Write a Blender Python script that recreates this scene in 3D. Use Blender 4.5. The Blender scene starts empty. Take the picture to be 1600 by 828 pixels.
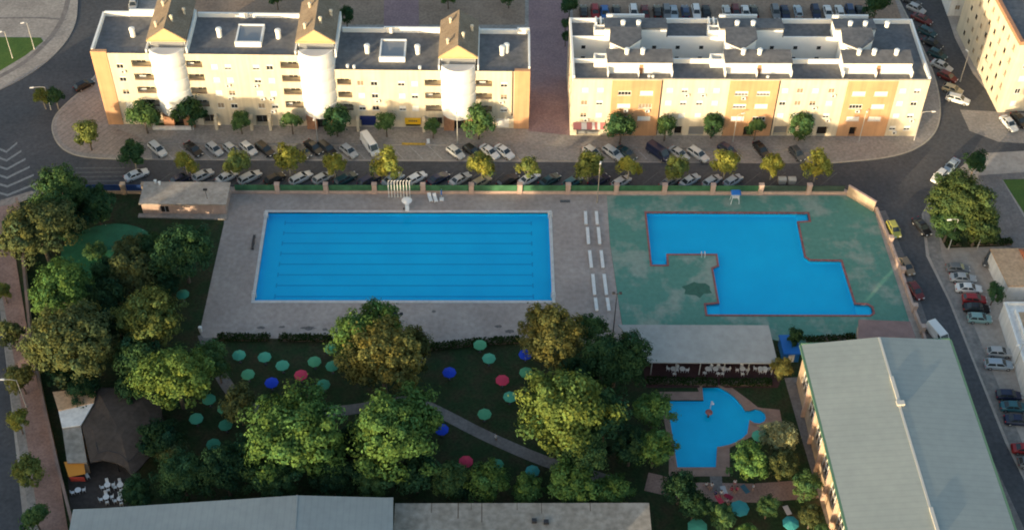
import bpy, bmesh, math, random
import numpy as np
from mathutils import Vector, Matrix
PI = math.pi
R_ = math.radians
rnd = random.Random(7)
C = bpy.context.scene.collection
scene = bpy.context.scene

# ------------------------------------------------------------------ camera geometry (metres; X along the big pool, Y away from the camera)
F_, TH, RO, YA = 2225.02, .817026, .0176503, .023077
CAM = Vector((39.4494, -159.779, 179.104))
FW = Vector((math.sin(YA) * math.cos(TH), math.cos(YA) * math.cos(TH), -math.sin(TH)))
RT0 = Vector((math.cos(YA), -math.sin(YA), 0))
UP0 = RT0.cross(FW)
RT = math.cos(RO) * RT0 + math.sin(RO) * UP0
UP = -math.sin(RO) * RT0 + math.cos(RO) * UP0
def G(x, y, z=0.0):
    "ground position (at height z) that the survey photograph shows at pixel x, y"
    d = FW + RT * ((x - 800) / F_) - UP * ((y - 414) / F_)
    return CAM + d * ((z - CAM.z) / d.z)
def GP(pts, z=0.0):
    return [(G(x, y, z).x, G(x, y, z).y) for x, y in pts]

# ------------------------------------------------------------------ helpers
def tag(o, label=None, cat=None, group=None, kind=None):
    if label: o['label'] = label
    if cat: o['category'] = cat
    if group: o['group'] = group
    if kind: o['kind'] = kind
    return o
def empty(name, loc, rz=0.0, label=None, cat=None, group=None):
    o = bpy.data.objects.new(name, None); C.objects.link(o)
    o.location = loc; o.rotation_euler = (0, 0, rz); o.empty_display_size = .5
    return tag(o, label, cat, group)
KIDS = {}
def link(name, me, parent=None):
    o = bpy.data.objects.new(name, me); C.objects.link(o)
    if parent is not None:
        o.parent = parent; kid(parent).append(o)
    return o
def kid(o):
    "children list of an object (kept by key: names may change)"
    if o.get('kid') is None: o['kid'] = len(KIDS); KIDS[o['kid']] = []
    return KIDS[o['kid']]
def copy_tree(o, parent=None):
    c = o.copy(); C.objects.link(c)
    src = kid(o); c['kid'] = len(KIDS); KIDS[c['kid']] = []
    if parent is not None:
        c.parent = parent; kid(parent).append(c)
    for ch in list(src): copy_tree(ch, c)
    return c
class MB:
    def __init__(s): s.v = []; s.f = []; s.m = []; s.mats = []
    def mi(s, mat):
        if mat is None: return 0
        if mat not in s.mats: s.mats.append(mat)
        return s.mats.index(mat)
    def poly(s, pts, mat=None):
        b = len(s.v); s.v += [tuple(p) for p in pts]; s.f.append(tuple(range(b, b + len(pts)))); s.m.append(s.mi(mat)); return s
    def mesh(s, vs, fs, mat=None):
        b = len(s.v); s.v += [tuple(p) for p in vs]; k = s.mi(mat)
        for f in fs: s.f.append(tuple(i + b for i in f)); s.m.append(k)
        return s
    def box(s, x0, x1, y0, y1, z0, z1, mat=None):
        vs = [(x0,y0,z0),(x1,y0,z0),(x1,y1,z0),(x0,y1,z0),(x0,y0,z1),(x1,y0,z1),(x1,y1,z1),(x0,y1,z1)]
        return s.mesh(vs, [(3,2,1,0),(4,5,6,7),(0,1,5,4),(1,2,6,5),(2,3,7,6),(3,0,4,7)], mat)
    def hexa(s, b4, t4, mat=None):
        return s.mesh(list(b4) + list(t4), [(3,2,1,0),(4,5,6,7),(0,1,5,4),(1,2,6,5),(2,3,7,6),(3,0,4,7)], mat)
    def prism(s, pts, z0, z1, mat=None, bottom=False, topmat=None):
        n = len(pts)
        if sum(pts[i][0]*pts[(i+1)%n][1]-pts[(i+1)%n][0]*pts[i][1] for i in range(n)) < 0: pts = pts[::-1]
        vs = [(x, y, z0) for x, y in pts] + [(x, y, z1) for x, y in pts]
        s.mesh(vs, [(i, (i+1) % n, (i+1) % n + n, i + n) for i in range(n)], mat)
        s.poly([(x, y, z1) for x, y in pts], topmat or mat)
        if bottom: s.poly([(x, y, z0) for x, y in pts[::-1]], mat)
        return s
    def tube(s, p0, p1, r0, r1=None, n=8, mat=None, cap=True):
        p0 = Vector(p0); p1 = Vector(p1); r1 = r0 if r1 is None else r1
        d = (p1 - p0).normalized(); a = d.orthogonal().normalized(); b = d.cross(a)
        vs = []
        for p, r in ((p0, r0), (p1, r1)):
            for i in range(n):
                t = 2 * PI * i / n; vs.append(p + (a * math.cos(t) + b * math.sin(t)) * r)
        fs = [(i, (i+1) % n, (i+1) % n + n, i + n) for i in range(n)]
        if cap: fs += [tuple(range(n))[::-1], tuple(range(n, 2*n))]
        return s.mesh(vs, fs, mat)
    def path(s, pts, r, n=6, mat=None):
        for a, b in zip(pts[:-1], pts[1:]): s.tube(a, b, r, r, n, mat)
        return s
    def lathe(s, prof, n=16, c=(0,0,0), mat=None):
        vs = []; fs = []
        for r, z in prof:
            for i in range(n):
                t = 2*PI*i/n; vs.append((c[0]+r*math.cos(t), c[1]+r*math.sin(t), c[2]+z))
        for k in range(len(prof)-1):
            for i in range(n):
                fs.append((k*n+i, k*n+(i+1)%n, (k+1)*n+(i+1)%n, (k+1)*n+i))
        return s.mesh(vs, fs, mat)
    def build(s, name, mat=None, parent=None, smooth=False, origin=None):
        me = bpy.data.meshes.new(name)
        v = s.v
        if origin is not None:
            v = [(a-origin[0], b-origin[1], c-origin[2]) for a, b, c in v]
        me.from_pydata(v, [], s.f)
        mats = s.mats if s.mats else [mat]
        for m_ in mats: me.materials.append(m_)
        if len(mats) > 1: me.polygons.foreach_set('material_index', s.m)
        if smooth: me.polygons.foreach_set('use_smooth', [True] * len(me.polygons))
        me.update()
        return link(name, me, parent)

# ------------------------------------------------------------------ materials
M = {}
def mat(name, col, rough=.8, var=.0, scale=1.0, col2=None, metal=0.0, spec=.3, detail=6.0, bump=0.0, objcol=False, contrast=(.35,.65), w2=None, amp=.2):
    m = bpy.data.materials.new(name); m.use_nodes = True
    nt = m.node_tree; ns = nt.nodes; b = ns['Principled BSDF']
    b.inputs['Roughness'].default_value = rough; b.inputs['Metallic'].default_value = metal
    b.inputs['Specular IOR Level'].default_value = spec
    c4 = (*col, 1)
    b.inputs['Base Color'].default_value = c4
    out = None
    if var > 0 or col2:
        geo = ns.new('ShaderNodeNewGeometry')
        n1 = ns.new('ShaderNodeTexNoise'); n1.inputs['Scale'].default_value = scale; n1.inputs['Detail'].default_value = detail
        n1.inputs['Roughness'].default_value = .6
        nt.links.new(geo.outputs['Position'], n1.inputs['Vector'])
        cr = ns.new('ShaderNodeValToRGB'); cr.color_ramp.elements[0].position = contrast[0]; cr.color_ramp.elements[1].position = contrast[1]
        a = col; d = col2 or tuple(min(1, x * (1 + var)) for x in col)
        if not col2: a = tuple(x * (1 - var) for x in col)
        cr.color_ramp.elements[0].color = (*a, 1); cr.color_ramp.elements[1].color = (*d, 1)
        nt.links.new(n1.outputs['Fac'], cr.inputs['Fac']); out = cr.outputs['Color']
        if w2:
            n2 = ns.new('ShaderNodeTexNoise'); n2.inputs['Scale'].default_value = w2; n2.inputs['Detail'].default_value = 8
            nt.links.new(geo.outputs['Position'], n2.inputs['Vector'])
            mr = ns.new('ShaderNodeMapRange'); mr.inputs[1].default_value = .3; mr.inputs[2].default_value = .7; mr.inputs[3].default_value = 1-amp; mr.inputs[4].default_value = 1+amp
            nt.links.new(n2.outputs['Fac'], mr.inputs[0])
            mx = ns.new('ShaderNodeVectorMath'); mx.operation = 'SCALE'
            nt.links.new(out, mx.inputs[0]); nt.links.new(mr.outputs[0], mx.inputs['Scale']); out = mx.outputs[0]
        if bump:
            bp = ns.new('ShaderNodeBump'); bp.inputs['Strength'].default_value = bump; bp.inputs['Distance'].default_value = .05
            nt.links.new(n1.outputs['Fac'], bp.inputs['Height']); nt.links.new(bp.outputs['Normal'], b.inputs['Normal'])
    if objcol:
        oi = ns.new('ShaderNodeObjectInfo')
        if out:
            mx = ns.new('ShaderNodeVectorMath'); mx.operation = 'MULTIPLY'
            nt.links.new(out, mx.inputs[0]); nt.links.new(oi.outputs['Color'], mx.inputs[1]); out = mx.outputs[0]
        else: out = oi.outputs['Color']
    if out: nt.links.new(out, b.inputs['Base Color'])
    M[name] = m
    return m
def add_stripes(name, axis, period, depth, rot=0.0, width=.5):
    "regular seams (sheet-metal ribs, slab joints) across an existing material's colour"
    m = M[name]; nt = m.node_tree; ns = nt.nodes; b = ns['Principled BSDF']
    src = b.inputs['Base Color'].links[0].from_socket if b.inputs['Base Color'].links else None
    geo = ns.new('ShaderNodeNewGeometry'); mp = ns.new('ShaderNodeMapping'); mp.inputs['Rotation'].default_value = (0, 0, rot)
    nt.links.new(geo.outputs['Position'], mp.inputs['Vector'])
    sp = ns.new('ShaderNodeSeparateXYZ'); nt.links.new(mp.outputs[0], sp.inputs[0])
    md = ns.new('ShaderNodeMath'); md.operation = 'PINGPONG'; md.inputs[1].default_value = period / 2
    nt.links.new(sp.outputs[axis], md.inputs[0])
    lt = ns.new('ShaderNodeMath'); lt.operation = 'LESS_THAN'; lt.inputs[1].default_value = period / 2 * width
    nt.links.new(md.outputs[0], lt.inputs[0])
    mr = ns.new('ShaderNodeMapRange'); mr.inputs[3].default_value = 1; mr.inputs[4].default_value = 1 - depth
    nt.links.new(lt.outputs[0], mr.inputs[0])
    sc = ns.new('ShaderNodeVectorMath'); sc.operation = 'SCALE'
    if src: nt.links.new(src, sc.inputs[0])
    else: sc.inputs[0].default_value = b.inputs['Base Color'].default_value[:3]
    nt.links.new(mr.outputs[0], sc.inputs['Scale']); nt.links.new(sc.outputs[0], b.inputs['Base Color'])

mat('dirt', (.36,.31,.27), .95, scale=.25, col2=(.47,.415,.36), w2=1.3, amp=.12)
mat('asphalt', (.068,.071,.078), .9, scale=.09, col2=(.10,.10,.105), w2=1.5)
mat('asphalt_light', (.27,.245,.22), .9, scale=.2, col2=(.34,.31,.28), w2=2)
mat('pavement', (.27,.245,.225), .9, scale=.15, col2=(.36,.33,.30), w2=2)
mat('plaza', (.29,.245,.215), .9, scale=.2, col2=(.36,.31,.27), w2=2); add_stripes('plaza', 0, 1.1, .14, R_(35), .25)
mat('brick_walk', (.26,.175,.185), .9, scale=.3, col2=(.31,.21,.21), w2=3)
mat('red_walk', (.27,.175,.145), .9, scale=.3, col2=(.35,.235,.20), w2=3)
mat('kerb', (.45,.41,.34), .8, .12, 1.0)
mat('faint_paint', (.13,.13,.13), .85, .25, 2)
mat('road_paint', (.27,.27,.265), .8, .2, 3)
mat('kerb_faint', (.42,.40,.37), .85, .2, 2)
mat('yellow_paint', (.55,.36,.06), .8, .25, 3)
mat('rear_plaza', (.27,.195,.145), .95, scale=.2, col2=(.34,.25,.185), w2=2)
mat('deck', (.325,.272,.245), .85, scale=.12, col2=(.41,.352,.32), w2=1.2, amp=.14); add_stripes('deck', 0, 1.0, .05, 0, .06); add_stripes('deck', 1, 1.0, .05, 0, .06)
mat('green_deck', (.105,.262,.205), .85, scale=.16, col2=(.26,.33,.27), w2=1.3, contrast=(.49,.60), detail=9, amp=.1)
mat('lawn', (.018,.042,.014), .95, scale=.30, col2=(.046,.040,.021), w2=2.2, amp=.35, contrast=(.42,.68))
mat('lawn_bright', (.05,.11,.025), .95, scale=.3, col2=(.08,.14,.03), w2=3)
mat('path', (.17,.155,.15), .9, scale=.4, col2=(.22,.20,.19), w2=2)
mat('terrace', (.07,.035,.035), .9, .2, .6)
mat('pool_floor', (.002,.47,.82), .6, scale=.12, col2=(.003,.52,.87))
mat('pool_floor2', (.002,.50,.83), .6, scale=.15, col2=(.003,.55,.88))
mat('pool_floor3', (.004,.53,.86), .6, scale=.3, col2=(.01,.58,.92))
mat('lane_line', (.003,.33,.66), .6)
mat('coping_white', (.55,.55,.54), .7, .1, 1)
mat('coping_red', (.30,.12,.11), .8, .25, 1.5)
mat('coping_tan', (.30,.20,.16), .85, .15, .8)
mat('cream', (.71,.625,.475), .9, .06, .35)
mat('orange', (.60,.345,.19), .9, .07, .4)
mat('brick', (.42,.22,.13), .9, .15, 3)
mat('stucco_white', (.84,.84,.81), .85, .04, .4)
mat('roof_grey', (.12,.125,.135), .9, scale=.25, col2=(.17,.17,.175), w2=1.2)
mat('roof_tile', (.22,.17,.12), .9, scale=.5, col2=(.28,.225,.165), w2=4); add_stripes('roof_tile', 1, .35, .18, 0, .3)
mat('gable_yellow', (.55,.41,.22), .85, .05, 1)
mat('shutter_white', (.82,.82,.80), .6)
mat('frame_white', (.75,.75,.73), .6)
mat('shutter_brown', (.30,.24,.17), .7)
mat('glass_dark', (.025,.028,.03), .12, spec=.6)
mat('dark_opening', (.02,.018,.018), .9)
mat('metal_grey', (.30,.31,.32), .5, metal=.4)
mat('steel_dark', (.05,.05,.055), .55, metal=.3)
mat('sheet_metal', (.275,.315,.31), .55, scale=.12, col2=(.30,.34,.33), w2=.8, amp=.05); add_stripes('sheet_metal', 1, 1.0, .05, 0, .25)
mat('sheet_metal_light', (.29,.32,.32), .55, scale=.1, col2=(.315,.345,.34), w2=.8, amp=.05); add_stripes('sheet_metal_light', 0, .9, .05, 0, .25)
mat('roof_stained', (.27,.24,.20), .9, scale=.3, col2=(.34,.31,.27), w2=1.2)
mat('canopy_grey', (.33,.33,.31), .8, scale=.25, col2=(.365,.365,.35), w2=1, amp=.07)
mat('gutter_green', (.10,.20,.13), .6)
mat('wall_pink', (.55,.40,.33), .9, .1, .8)
mat('wall_tan', (.50,.38,.27), .9, .1, .8)
mat('wall_white', (.82,.81,.78), .9, .05, .8)
mat('roof_pinkish', (.34,.30,.255), .9, scale=.4, col2=(.42,.37,.32), w2=1.5)
mat('roof_terracotta', (.50,.33,.20), .9, scale=.4, col2=(.56,.38,.24), w2=2)
mat('tile_red', (.42,.15,.08), .9, .15, 3)
mat('annex_roof', (.30,.19,.17), .9, .12, .6)
mat('mesh_green', (.05,.15,.075), .9, .25, .7)
mat('mesh_dark', (.045,.075,.06), .9, .25, .7)
mat('tarp_blue', (.02,.06,.20), .8, .15, 1)
mat('blue_plastic', (.02,.16,.50), .6)
mat('white_plastic', (.80,.80,.78), .5)
mat('white_metal', (.78,.77,.74), .5)
mat('galvanised', (.55,.54,.50), .5, metal=.2)
mat('bark', (.14,.11,.085), .95, .25, 3)
mat('bark_pale', (.34,.30,.24), .95, .2, 3)
mat('rubber', (.02,.02,.022), .8)
mat('rim', (.45,.45,.46), .4, metal=.6)
mat('car_paint', (.5,.5,.5), .32, spec=.5, objcol=True)
mat('car_glass', (.03,.04,.045), .08, spec=.7)
mat('lamp_clear', (.75,.75,.72), .2)
mat('lamp_red', (.45,.02,.02), .3)
mat('cloth', (1,1,1), .9, .06, 2, objcol=True)
mat('skin', (.45,.27,.19), .7)
mat('hair', (.03,.02,.015), .8)
mat('tent_green', (.018,.12,.062), .85, .2, .5)
mat('shade_brown', (.055,.046,.04), .95, scale=.3, col2=(.075,.062,.055), w2=1.5)
mat('sign_red', (.45,.06,.04), .7)
mat('sign_orange', (.60,.26,.04), .7)
mat('sign_yellow', (.75,.46,.02), .6)
mat('sign_blue', (.015,.03,.16), .6)
mat('awning_red', (.50,.20,.20), .8)
mat('awning_white', (.72,.68,.66), .8)
mat('container_grey', (.42,.42,.39), .7, .1, 1)

def add_streaks(name, amp=.10):
    "dirt streaks that run down a wall: noise stretched along the height"
    m = M[name]; nt = m.node_tree; ns = nt.nodes; bs = ns['Principled BSDF']; src = bs.inputs['Base Color'].links[0].from_socket
    geo = ns.new('ShaderNodeNewGeometry'); mp = ns.new('ShaderNodeMapping'); mp.inputs['Scale'].default_value = (1.6, 1.6, .07)
    nt.links.new(geo.outputs['Position'], mp.inputs['Vector']); n = ns.new('ShaderNodeTexNoise'); n.inputs['Scale'].default_value = 1; n.inputs['Detail'].default_value = 5
    nt.links.new(mp.outputs[0], n.inputs['Vector']); mr = ns.new('ShaderNodeMapRange'); mr.inputs[1].default_value = .35; mr.inputs[2].default_value = .7; mr.inputs[3].default_value = 1; mr.inputs[4].default_value = 1 - 2*amp
    nt.links.new(n.outputs['Fac'], mr.inputs[0]); sc = ns.new('ShaderNodeVectorMath'); sc.operation = 'SCALE'
    nt.links.new(src, sc.inputs[0]); nt.links.new(mr.outputs[0], sc.inputs['Scale']); nt.links.new(sc.outputs[0], bs.inputs['Base Color'])
for nm in ('cream', 'orange', 'wall_white', 'wall_tan', 'wall_pink'): add_streaks(nm, .09)
def foliage_mat():
    m = bpy.data.materials.new('foliage'); m.use_nodes = True; nt = m.node_tree; ns = nt.nodes
    ns.remove(ns['Principled BSDF'])
    oi = ns.new('ShaderNodeObjectInfo'); at = ns.new('ShaderNodeVertexColor'); at.layer_name = 'tint'
    mx = ns.new('ShaderNodeVectorMath'); mx.operation = 'MULTIPLY'
    nt.links.new(oi.outputs['Color'], mx.inputs[0]); nt.links.new(at.outputs['Color'], mx.inputs[1])
    d = ns.new('ShaderNodeBsdfDiffuse'); t = ns.new('ShaderNodeBsdfTranslucent'); mix = ns.new('ShaderNodeMixShader')
    mix.inputs[0].default_value = .30
    nt.links.new(mx.outputs[0], d.inputs[0]); nt.links.new(mx.outputs[0], t.inputs[0])
    nt.links.new(d.outputs[0], mix.inputs[1]); nt.links.new(t.outputs[0], mix.inputs[2])
    nt.links.new(mix.outputs[0], ns['Material Output'].inputs[0])
    M['foliage'] = m
foliage_mat()
def water_mat():
    m = bpy.data.materials.new('pool_water'); m.use_nodes = True; nt = m.node_tree; ns = nt.nodes
    ns.remove(ns['Principled BSDF'])
    tr = ns.new('ShaderNodeBsdfTransparent'); tr.inputs[0].default_value = (.40, .93, .97, 1)
    gl = ns.new('ShaderNodeBsdfGlossy'); gl.inputs['Roughness'].default_value = .06
    fr = ns.new('ShaderNodeFresnel'); fr.inputs[0].default_value = 1.33
    n = ns.new('ShaderNodeTexNoise'); n.inputs['Scale'].default_value = 1.3; n.inputs['Detail'].default_value = 3
    geo = ns.new('ShaderNodeNewGeometry'); nt.links.new(geo.outputs['Position'], n.inputs['Vector'])
    bp = ns.new('ShaderNodeBump'); bp.inputs['Strength'].default_value = .45; bp.inputs['Distance'].default_value = .06
    nt.links.new(n.outputs['Fac'], bp.inputs['Height']); nt.links.new(bp.outputs[0], gl.inputs['Normal']); nt.links.new(bp.outputs[0], fr.inputs['Normal'])
    inv = ns.new('ShaderNodeMath'); inv.operation = 'SUBTRACT'; inv.inputs[0].default_value = 1; nt.links.new(geo.outputs['Backfacing'], inv.inputs[1])
    mu = ns.new('ShaderNodeMath'); mu.operation = 'MULTIPLY'; nt.links.new(fr.outputs[0], mu.inputs[0]); nt.links.new(inv.outputs[0], mu.inputs[1])
    mix = ns.new('ShaderNodeMixShader'); nt.links.new(mu.outputs[0], mix.inputs[0]); nt.links.new(tr.outputs[0], mix.inputs[1]); nt.links.new(gl.outputs[0], mix.inputs[2])
    nt.links.new(mix.outputs[0], ns['Material Output'].inputs[0]); M['pool_water'] = m
water_mat()

# ------------------------------------------------------------------ camera, light, sky
cd = bpy.data.cameras.new('camera'); cam = bpy.data.objects.new('camera', cd); C.objects.link(cam)
cd.sensor_fit = 'HORIZONTAL'; cd.sensor_width = 36; cd.lens = F_ / 1600 * 36
cd.clip_start = 1; cd.clip_end = 3000
rot = Matrix((RT, UP, -FW)).transposed()
cam.matrix_world = Matrix.Translation(CAM) @ rot.to_4x4()
scene.camera = cam
SUN_AZ, SUN_EL = R_(40), R_(6.5)          # light travels towards (+sin az, +cos az)
sd = bpy.data.lights.new('sun', 'SUN'); so = bpy.data.objects.new('sun', sd); C.objects.link(so)
sd.energy = 2.6; sd.angle = R_(.55); sd.color = (1, .79, .50)
ldir = Vector((math.sin(SUN_AZ) * math.cos(SUN_EL), math.cos(SUN_AZ) * math.cos(SUN_EL), -math.sin(SUN_EL)))
so.rotation_euler = ldir.to_track_quat('-Z', 'Y').to_euler(); so.location = (-60, -90, 60)
w = bpy.data.worlds.new('World'); scene.world = w; w.use_nodes = True
wn = w.node_tree; bg = wn.nodes['Background']
sky = wn.nodes.new('ShaderNodeTexSky'); sky.sky_type = 'NISHITA'; sky.sun_disc = False
sky.sun_elevation = SUN_EL; sky.sun_rotation = SUN_AZ + PI; sky.air_density = 1.0; sky.dust_density = 2.5; sky.ozone_density = 1.0
wn.links.new(sky.outputs[0], bg.inputs[0]); bg.inputs[1].default_value = .15
vs_ = scene.view_settings; vs_.view_transform = 'Standard'; vs_.look = 'None'; vs_.exposure = 1.5; vs_.gamma = 1
vs_.use_curve_mapping = False
scene.cycles.max_bounces = 6; scene.cycles.diffuse_bounces = 3; scene.cycles.transparent_max_bounces = 12
scene.cycles.use_denoising = True
scene.cycles.filter_width = 1.9

# ------------------------------------------------------------------ the setting
def fill(name, outer, holes, z, material, label=None, cat='ground', kind='structure'):
    bm = bmesh.new()
    for lp in [outer] + list(holes):
        vs = [bm.verts.new((x, y, z)) for x, y in lp]
        for i in range(len(vs)): bm.edges.new((vs[i], vs[(i+1) % len(vs)]))
    bmesh.ops.triangle_fill(bm, use_beauty=True, use_dissolve=False, edges=bm.edges[:])
    for f in bm.faces:
        if f.normal.z < 0: f.normal_flip()
    me = bpy.data.meshes.new(name); bm.to_mesh(me); bm.free(); me.materials.append(material)
    o = link(name, me); return tag(o, label, cat, kind=kind)
def slab(name, pts, z0, z1, material, label, cat='pavement', side=None):
    m = MB(); m.prism(pts, z0, z1, side or material, topmat=material)
    return tag(m.build(name, material), label, cat, kind='structure')

POOL1 = [(0,0),(50,0),(50,21),(0,21)]
POOL2 = [(67.5,21.0),(96.4,20.9),(96.4,19.1),(94.2,18.9),(94.2,10.2),(95.0,9.3),(100.4,9.2),(101.0,-.8),(103.2,-.9),(103.8,-1.5),(103.8,-2.7),(103.2,-3.2),(75.9,-3.1),(75.9,-.9),(78.2,-.6),(78.0,7.4),(79.1,8.0),(79.1,10.9),(70.2,10.9),(70.1,8.3),(67.5,8.3)]
arc = [(73.5 + 8.2*math.sin(t) * .82, -26.0 + 8.2*math.cos(t)) for t in [R_(a) for a in (0,12,24,36,48,60,70)]]
circ = [(81.5 + 1.45*math.cos(R_(a)), -24.3 + 1.45*math.sin(R_(a))) for a in (130,95,60,25,-10,-45,-80,-115,-150)]
arc2 = [(73.4 + 7.0*math.cos(R_(a)), -25.3 + 5.0*math.sin(R_(a))) for a in (-28,-40,-52,-64,-76)]
POOL3 = [(67.6,-21.1),(73.4,-21.1)] + arc + circ + arc2 + [(74.6,-30.2),(74.0,-34.0),(68.1,-34.0)]
fill('ground', [(-700,-600),(800,-600),(800,900),(-700,900)], [POOL1, POOL2, POOL3], 0, M['dirt'], 'dusty bare ground under and around the whole pool district')

def chaikin(p, n=2):
    for _ in range(n):
        q = [p[0]]
        for u, v in zip(p[:-1], p[1:]): q += [(u[0]*.75+v[0]*.25, u[1]*.75+v[1]*.25), (u[0]*.25+v[0]*.75, u[1]*.25+v[1]*.75)]
        p = q + [p[-1]]
    return p
LCS = chaikin([(183,60),(149,125),(92,172),(80,195),(85,218),(100,236),(130,247),(200,250)], 3)
RCS = chaikin([(1291,256),(1400,247),(1450,224),(1471,190),(1465,130),(1439,70),(1404,0)], 3)
LPS = chaikin([(122,0),(120,38),(98,76),(54,114),(-6,145),(-160,210)], 3)
road = GP([(122,-90)] + LPS + [(-120,372),(0,314),(50,299),(140,297),(360,292),(1318,294),(1372,326),(1402,400),(1442,510),(1505,640),(1630,900),(1705,900),(1620,790),(1570,690),(1482,470),(1447,400),(1440,335),(1465,290),(1500,262),(1528,240),(1600,236),(1740,242),(1740,168),(1600,160),(1548,150),(1520,115),(1492,60),(1472,0),(1450,-90),(1385,-90)] + RCS[::-1] + LCS[::-1] + [(218,0),(245,-90)])
fill('road', road, [], .02, M['asphalt'], 'dark asphalt street between the apartment blocks and the pool fence', 'road')
fill('parking_strip', GP([(240,226),(800,229),(810,250),(240,249)]), [], .03, M['asphalt_light'], 'pale parking strip before the left apartment block', 'parking')
fill('parking_strip', GP([(906,231),(1272,237),(1290,256),(904,252)]), [], .03, M['asphalt_light'], 'pale parking strip before the right apartment block', 'parking')
isl = GP(LCS + [(238,249),(240,225),(560,226),(800,228),(811,250),(903,252),(906,231),(1272,236)] + RCS + [(1384,-90),(246,-90),(219,0)])
slab('pavement', isl, 0, .13, M['pavement'], 'grey brown paved block carrying both long apartment buildings', side=M['kerb'])
# kerb stones along the street side of that block
def kerb(name, px, label, wd=.28, z1=.155):
    P = [Vector((*p, 0)) for p in GP(px)]
    m = MB()
    for a, b in zip(P[:-1], P[1:]):
        d = (b - a).normalized(); n = Vector((-d.y, d.x, 0)) * wd / 2; e = d * .04
        q = [a-n-e, b-n+e, b+n+e, a+n-e]
        m.prism([(p.x, p.y) for p in q], -.01, z1, M['kerb'])
    return tag(m.build(name, M['kerb']), label, 'kerb', kind='structure')
kerb('kerb', LCS[8:] + [(238,249)], 'pale kerb round the left corner of the apartment pavement')
kerb('kerb', [(1272,236)] + RCS, 'pale kerb round the right corner of the apartment pavement')
fill('plaza', GP(chaikin([(146,131),(98,172),(87,195),(92,216),(106,232),(135,242),(200,243)], 3) + [(232,222),(172,197)]), [], .136, M['plaza'], 'striped brick corner plaza left of the apartment block', 'plaza')
fill('walkway', GP([(826,-90),(826,206),(896,213),(888,24),(880,-90)]), [], .137, M['brick_walk'], 'dark red brick walkway between the two apartment blocks', 'path')
fill('rear_plaza', GP([(300,-90),(262,20),(300,40),(820,40),(822,-90)]), [], .136, M['rear_plaza'], 'brown sandy square behind the left apartment block', 'plaza')
fill('rear_path', GP([(600,-90),(600,45),(655,45),(652,-90)]), [], .142, M['brick_walk'], 'dark path crossing the square behind the left block', 'path')
fill('rear_parking', GP([(890,-90),(896,40),(1412,40),(1398,0),(1376,-90)]), [], .138, M['rear_plaza'], 'brown car park behind the right apartment block', 'parking')
lp = GP([(-160,-90),(122,-90)] + LPS)
slab('pavement', lp, 0, .13, M['pavement'], 'pale curved pavement in the top left corner', side=M['kerb'])
def ribbon(name, px, wd, z, material, label, cat):
    P = [Vector((*p, 0)) for p in GP(px)]; m = MB(); L = []; Rr = []
    for i, p in enumerate(P):
        d = (P[min(i+1, len(P)-1)] - P[max(i-1, 0)]).normalized(); n = Vector((-d.y, d.x, 0)) * wd / 2
        L.append(p + n); Rr.append(p - n)
    for i in range(len(P)-1): m.poly([(Rr[i].x,Rr[i].y,z),(Rr[i+1].x,Rr[i+1].y,z),(L[i+1].x,L[i+1].y,z),(L[i].x,L[i].y,z)])
    return tag(m.build(name, material), label, cat, kind='structure')
ribbon('pavement_band', chaikin([(112,-60),(108,0),(95,40),(62,80),(20,112),(-60,148)], 3), 1.0, .14, M['path'], 'light stone band curving along the corner pavement', 'pavement')
ribbon('pavement_band', [(-60,30),(60,29),(104,32)], .5, .141, M['path'], 'straight stone band across the corner pavement', 'pavement')
fill('lawn', GP([(-160,58),(64,60),(68,66),(40,88),(0,112),(-160,180)]), [], .15, M['lawn_bright'], 'green lawn patch on the top left corner pavement', 'lawn')
# left street, parking lane and red walkway
fill('side_road', GP([(-200,420),(-10,400),(18,640),(45,900),(-220,900)]), [], .022, M['asphalt'], 'dark asphalt road along the left edge', 'road')
fill('side_parking', GP([(-10,400),(5,395),(58,560),(100,900),(60,900),(20,640)]), [], .028, M['asphalt_light'], 'grey parking lane with trees along the left road', 'parking')
slab('red_walkway', GP([(-30,330),(28,318),(24,400),(50,560),(92,740),(118,900),(72,900),(50,740),(22,560),(-8,400)]), 0, .13, M['red_walk'], 'reddish paved footway beside the park wall on the left', 'path', side=M['kerb'])
slab('pavement', GP([(-120,372),(0,314),(50,299),(60,306),(28,318),(-30,330),(-120,400)]), 0, .13, M['plaza'], 'pale pavement corner below the chevron markings', side=M['kerb'])
# right hand dirt, plaza
fill('garden_lawn', GP([(1565,278),(1660,276),(1690,400),(1612,352)]), [], .05, M['lawn_bright'], 'small green lawn by the right edge', 'lawn')
slab('garden_path', GP([(1528,275),(1620,268),(1620,280),(1565,281),(1612,360),(1600,392),(1570,385),(1552,340)]), 0, .08, M['path'], 'grey paved path beside the big tree on the right', 'path')
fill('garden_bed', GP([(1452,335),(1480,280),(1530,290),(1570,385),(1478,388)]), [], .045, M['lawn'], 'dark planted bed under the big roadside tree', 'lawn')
fill('verge', GP([(1500,172),(1700,182),(1690,230),(1560,222),(1515,205)]), [], .03, M['asphalt_light'], 'worn grey side street entering from the right', 'road')
ribbon('road_shoulder', [(1452,330),(1462,400),(1498,475),(1540,580),(1588,695),(1640,800),(1710,900)], 2.2, .024, mat('shoulder', (.19,.18,.17), .9, scale=.3, col2=(.30,.275,.25), w2=1.5), 'dusty shoulder between the right road and the parking dirt', 'road')
ribbon('kerb_strip', [(1376,330),(1405,400),(1443,510),(1506,640),(1620,890)], 1.8, .06, M['path'], 'narrow pavement between pool fence and right road', 'pavement')
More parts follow.
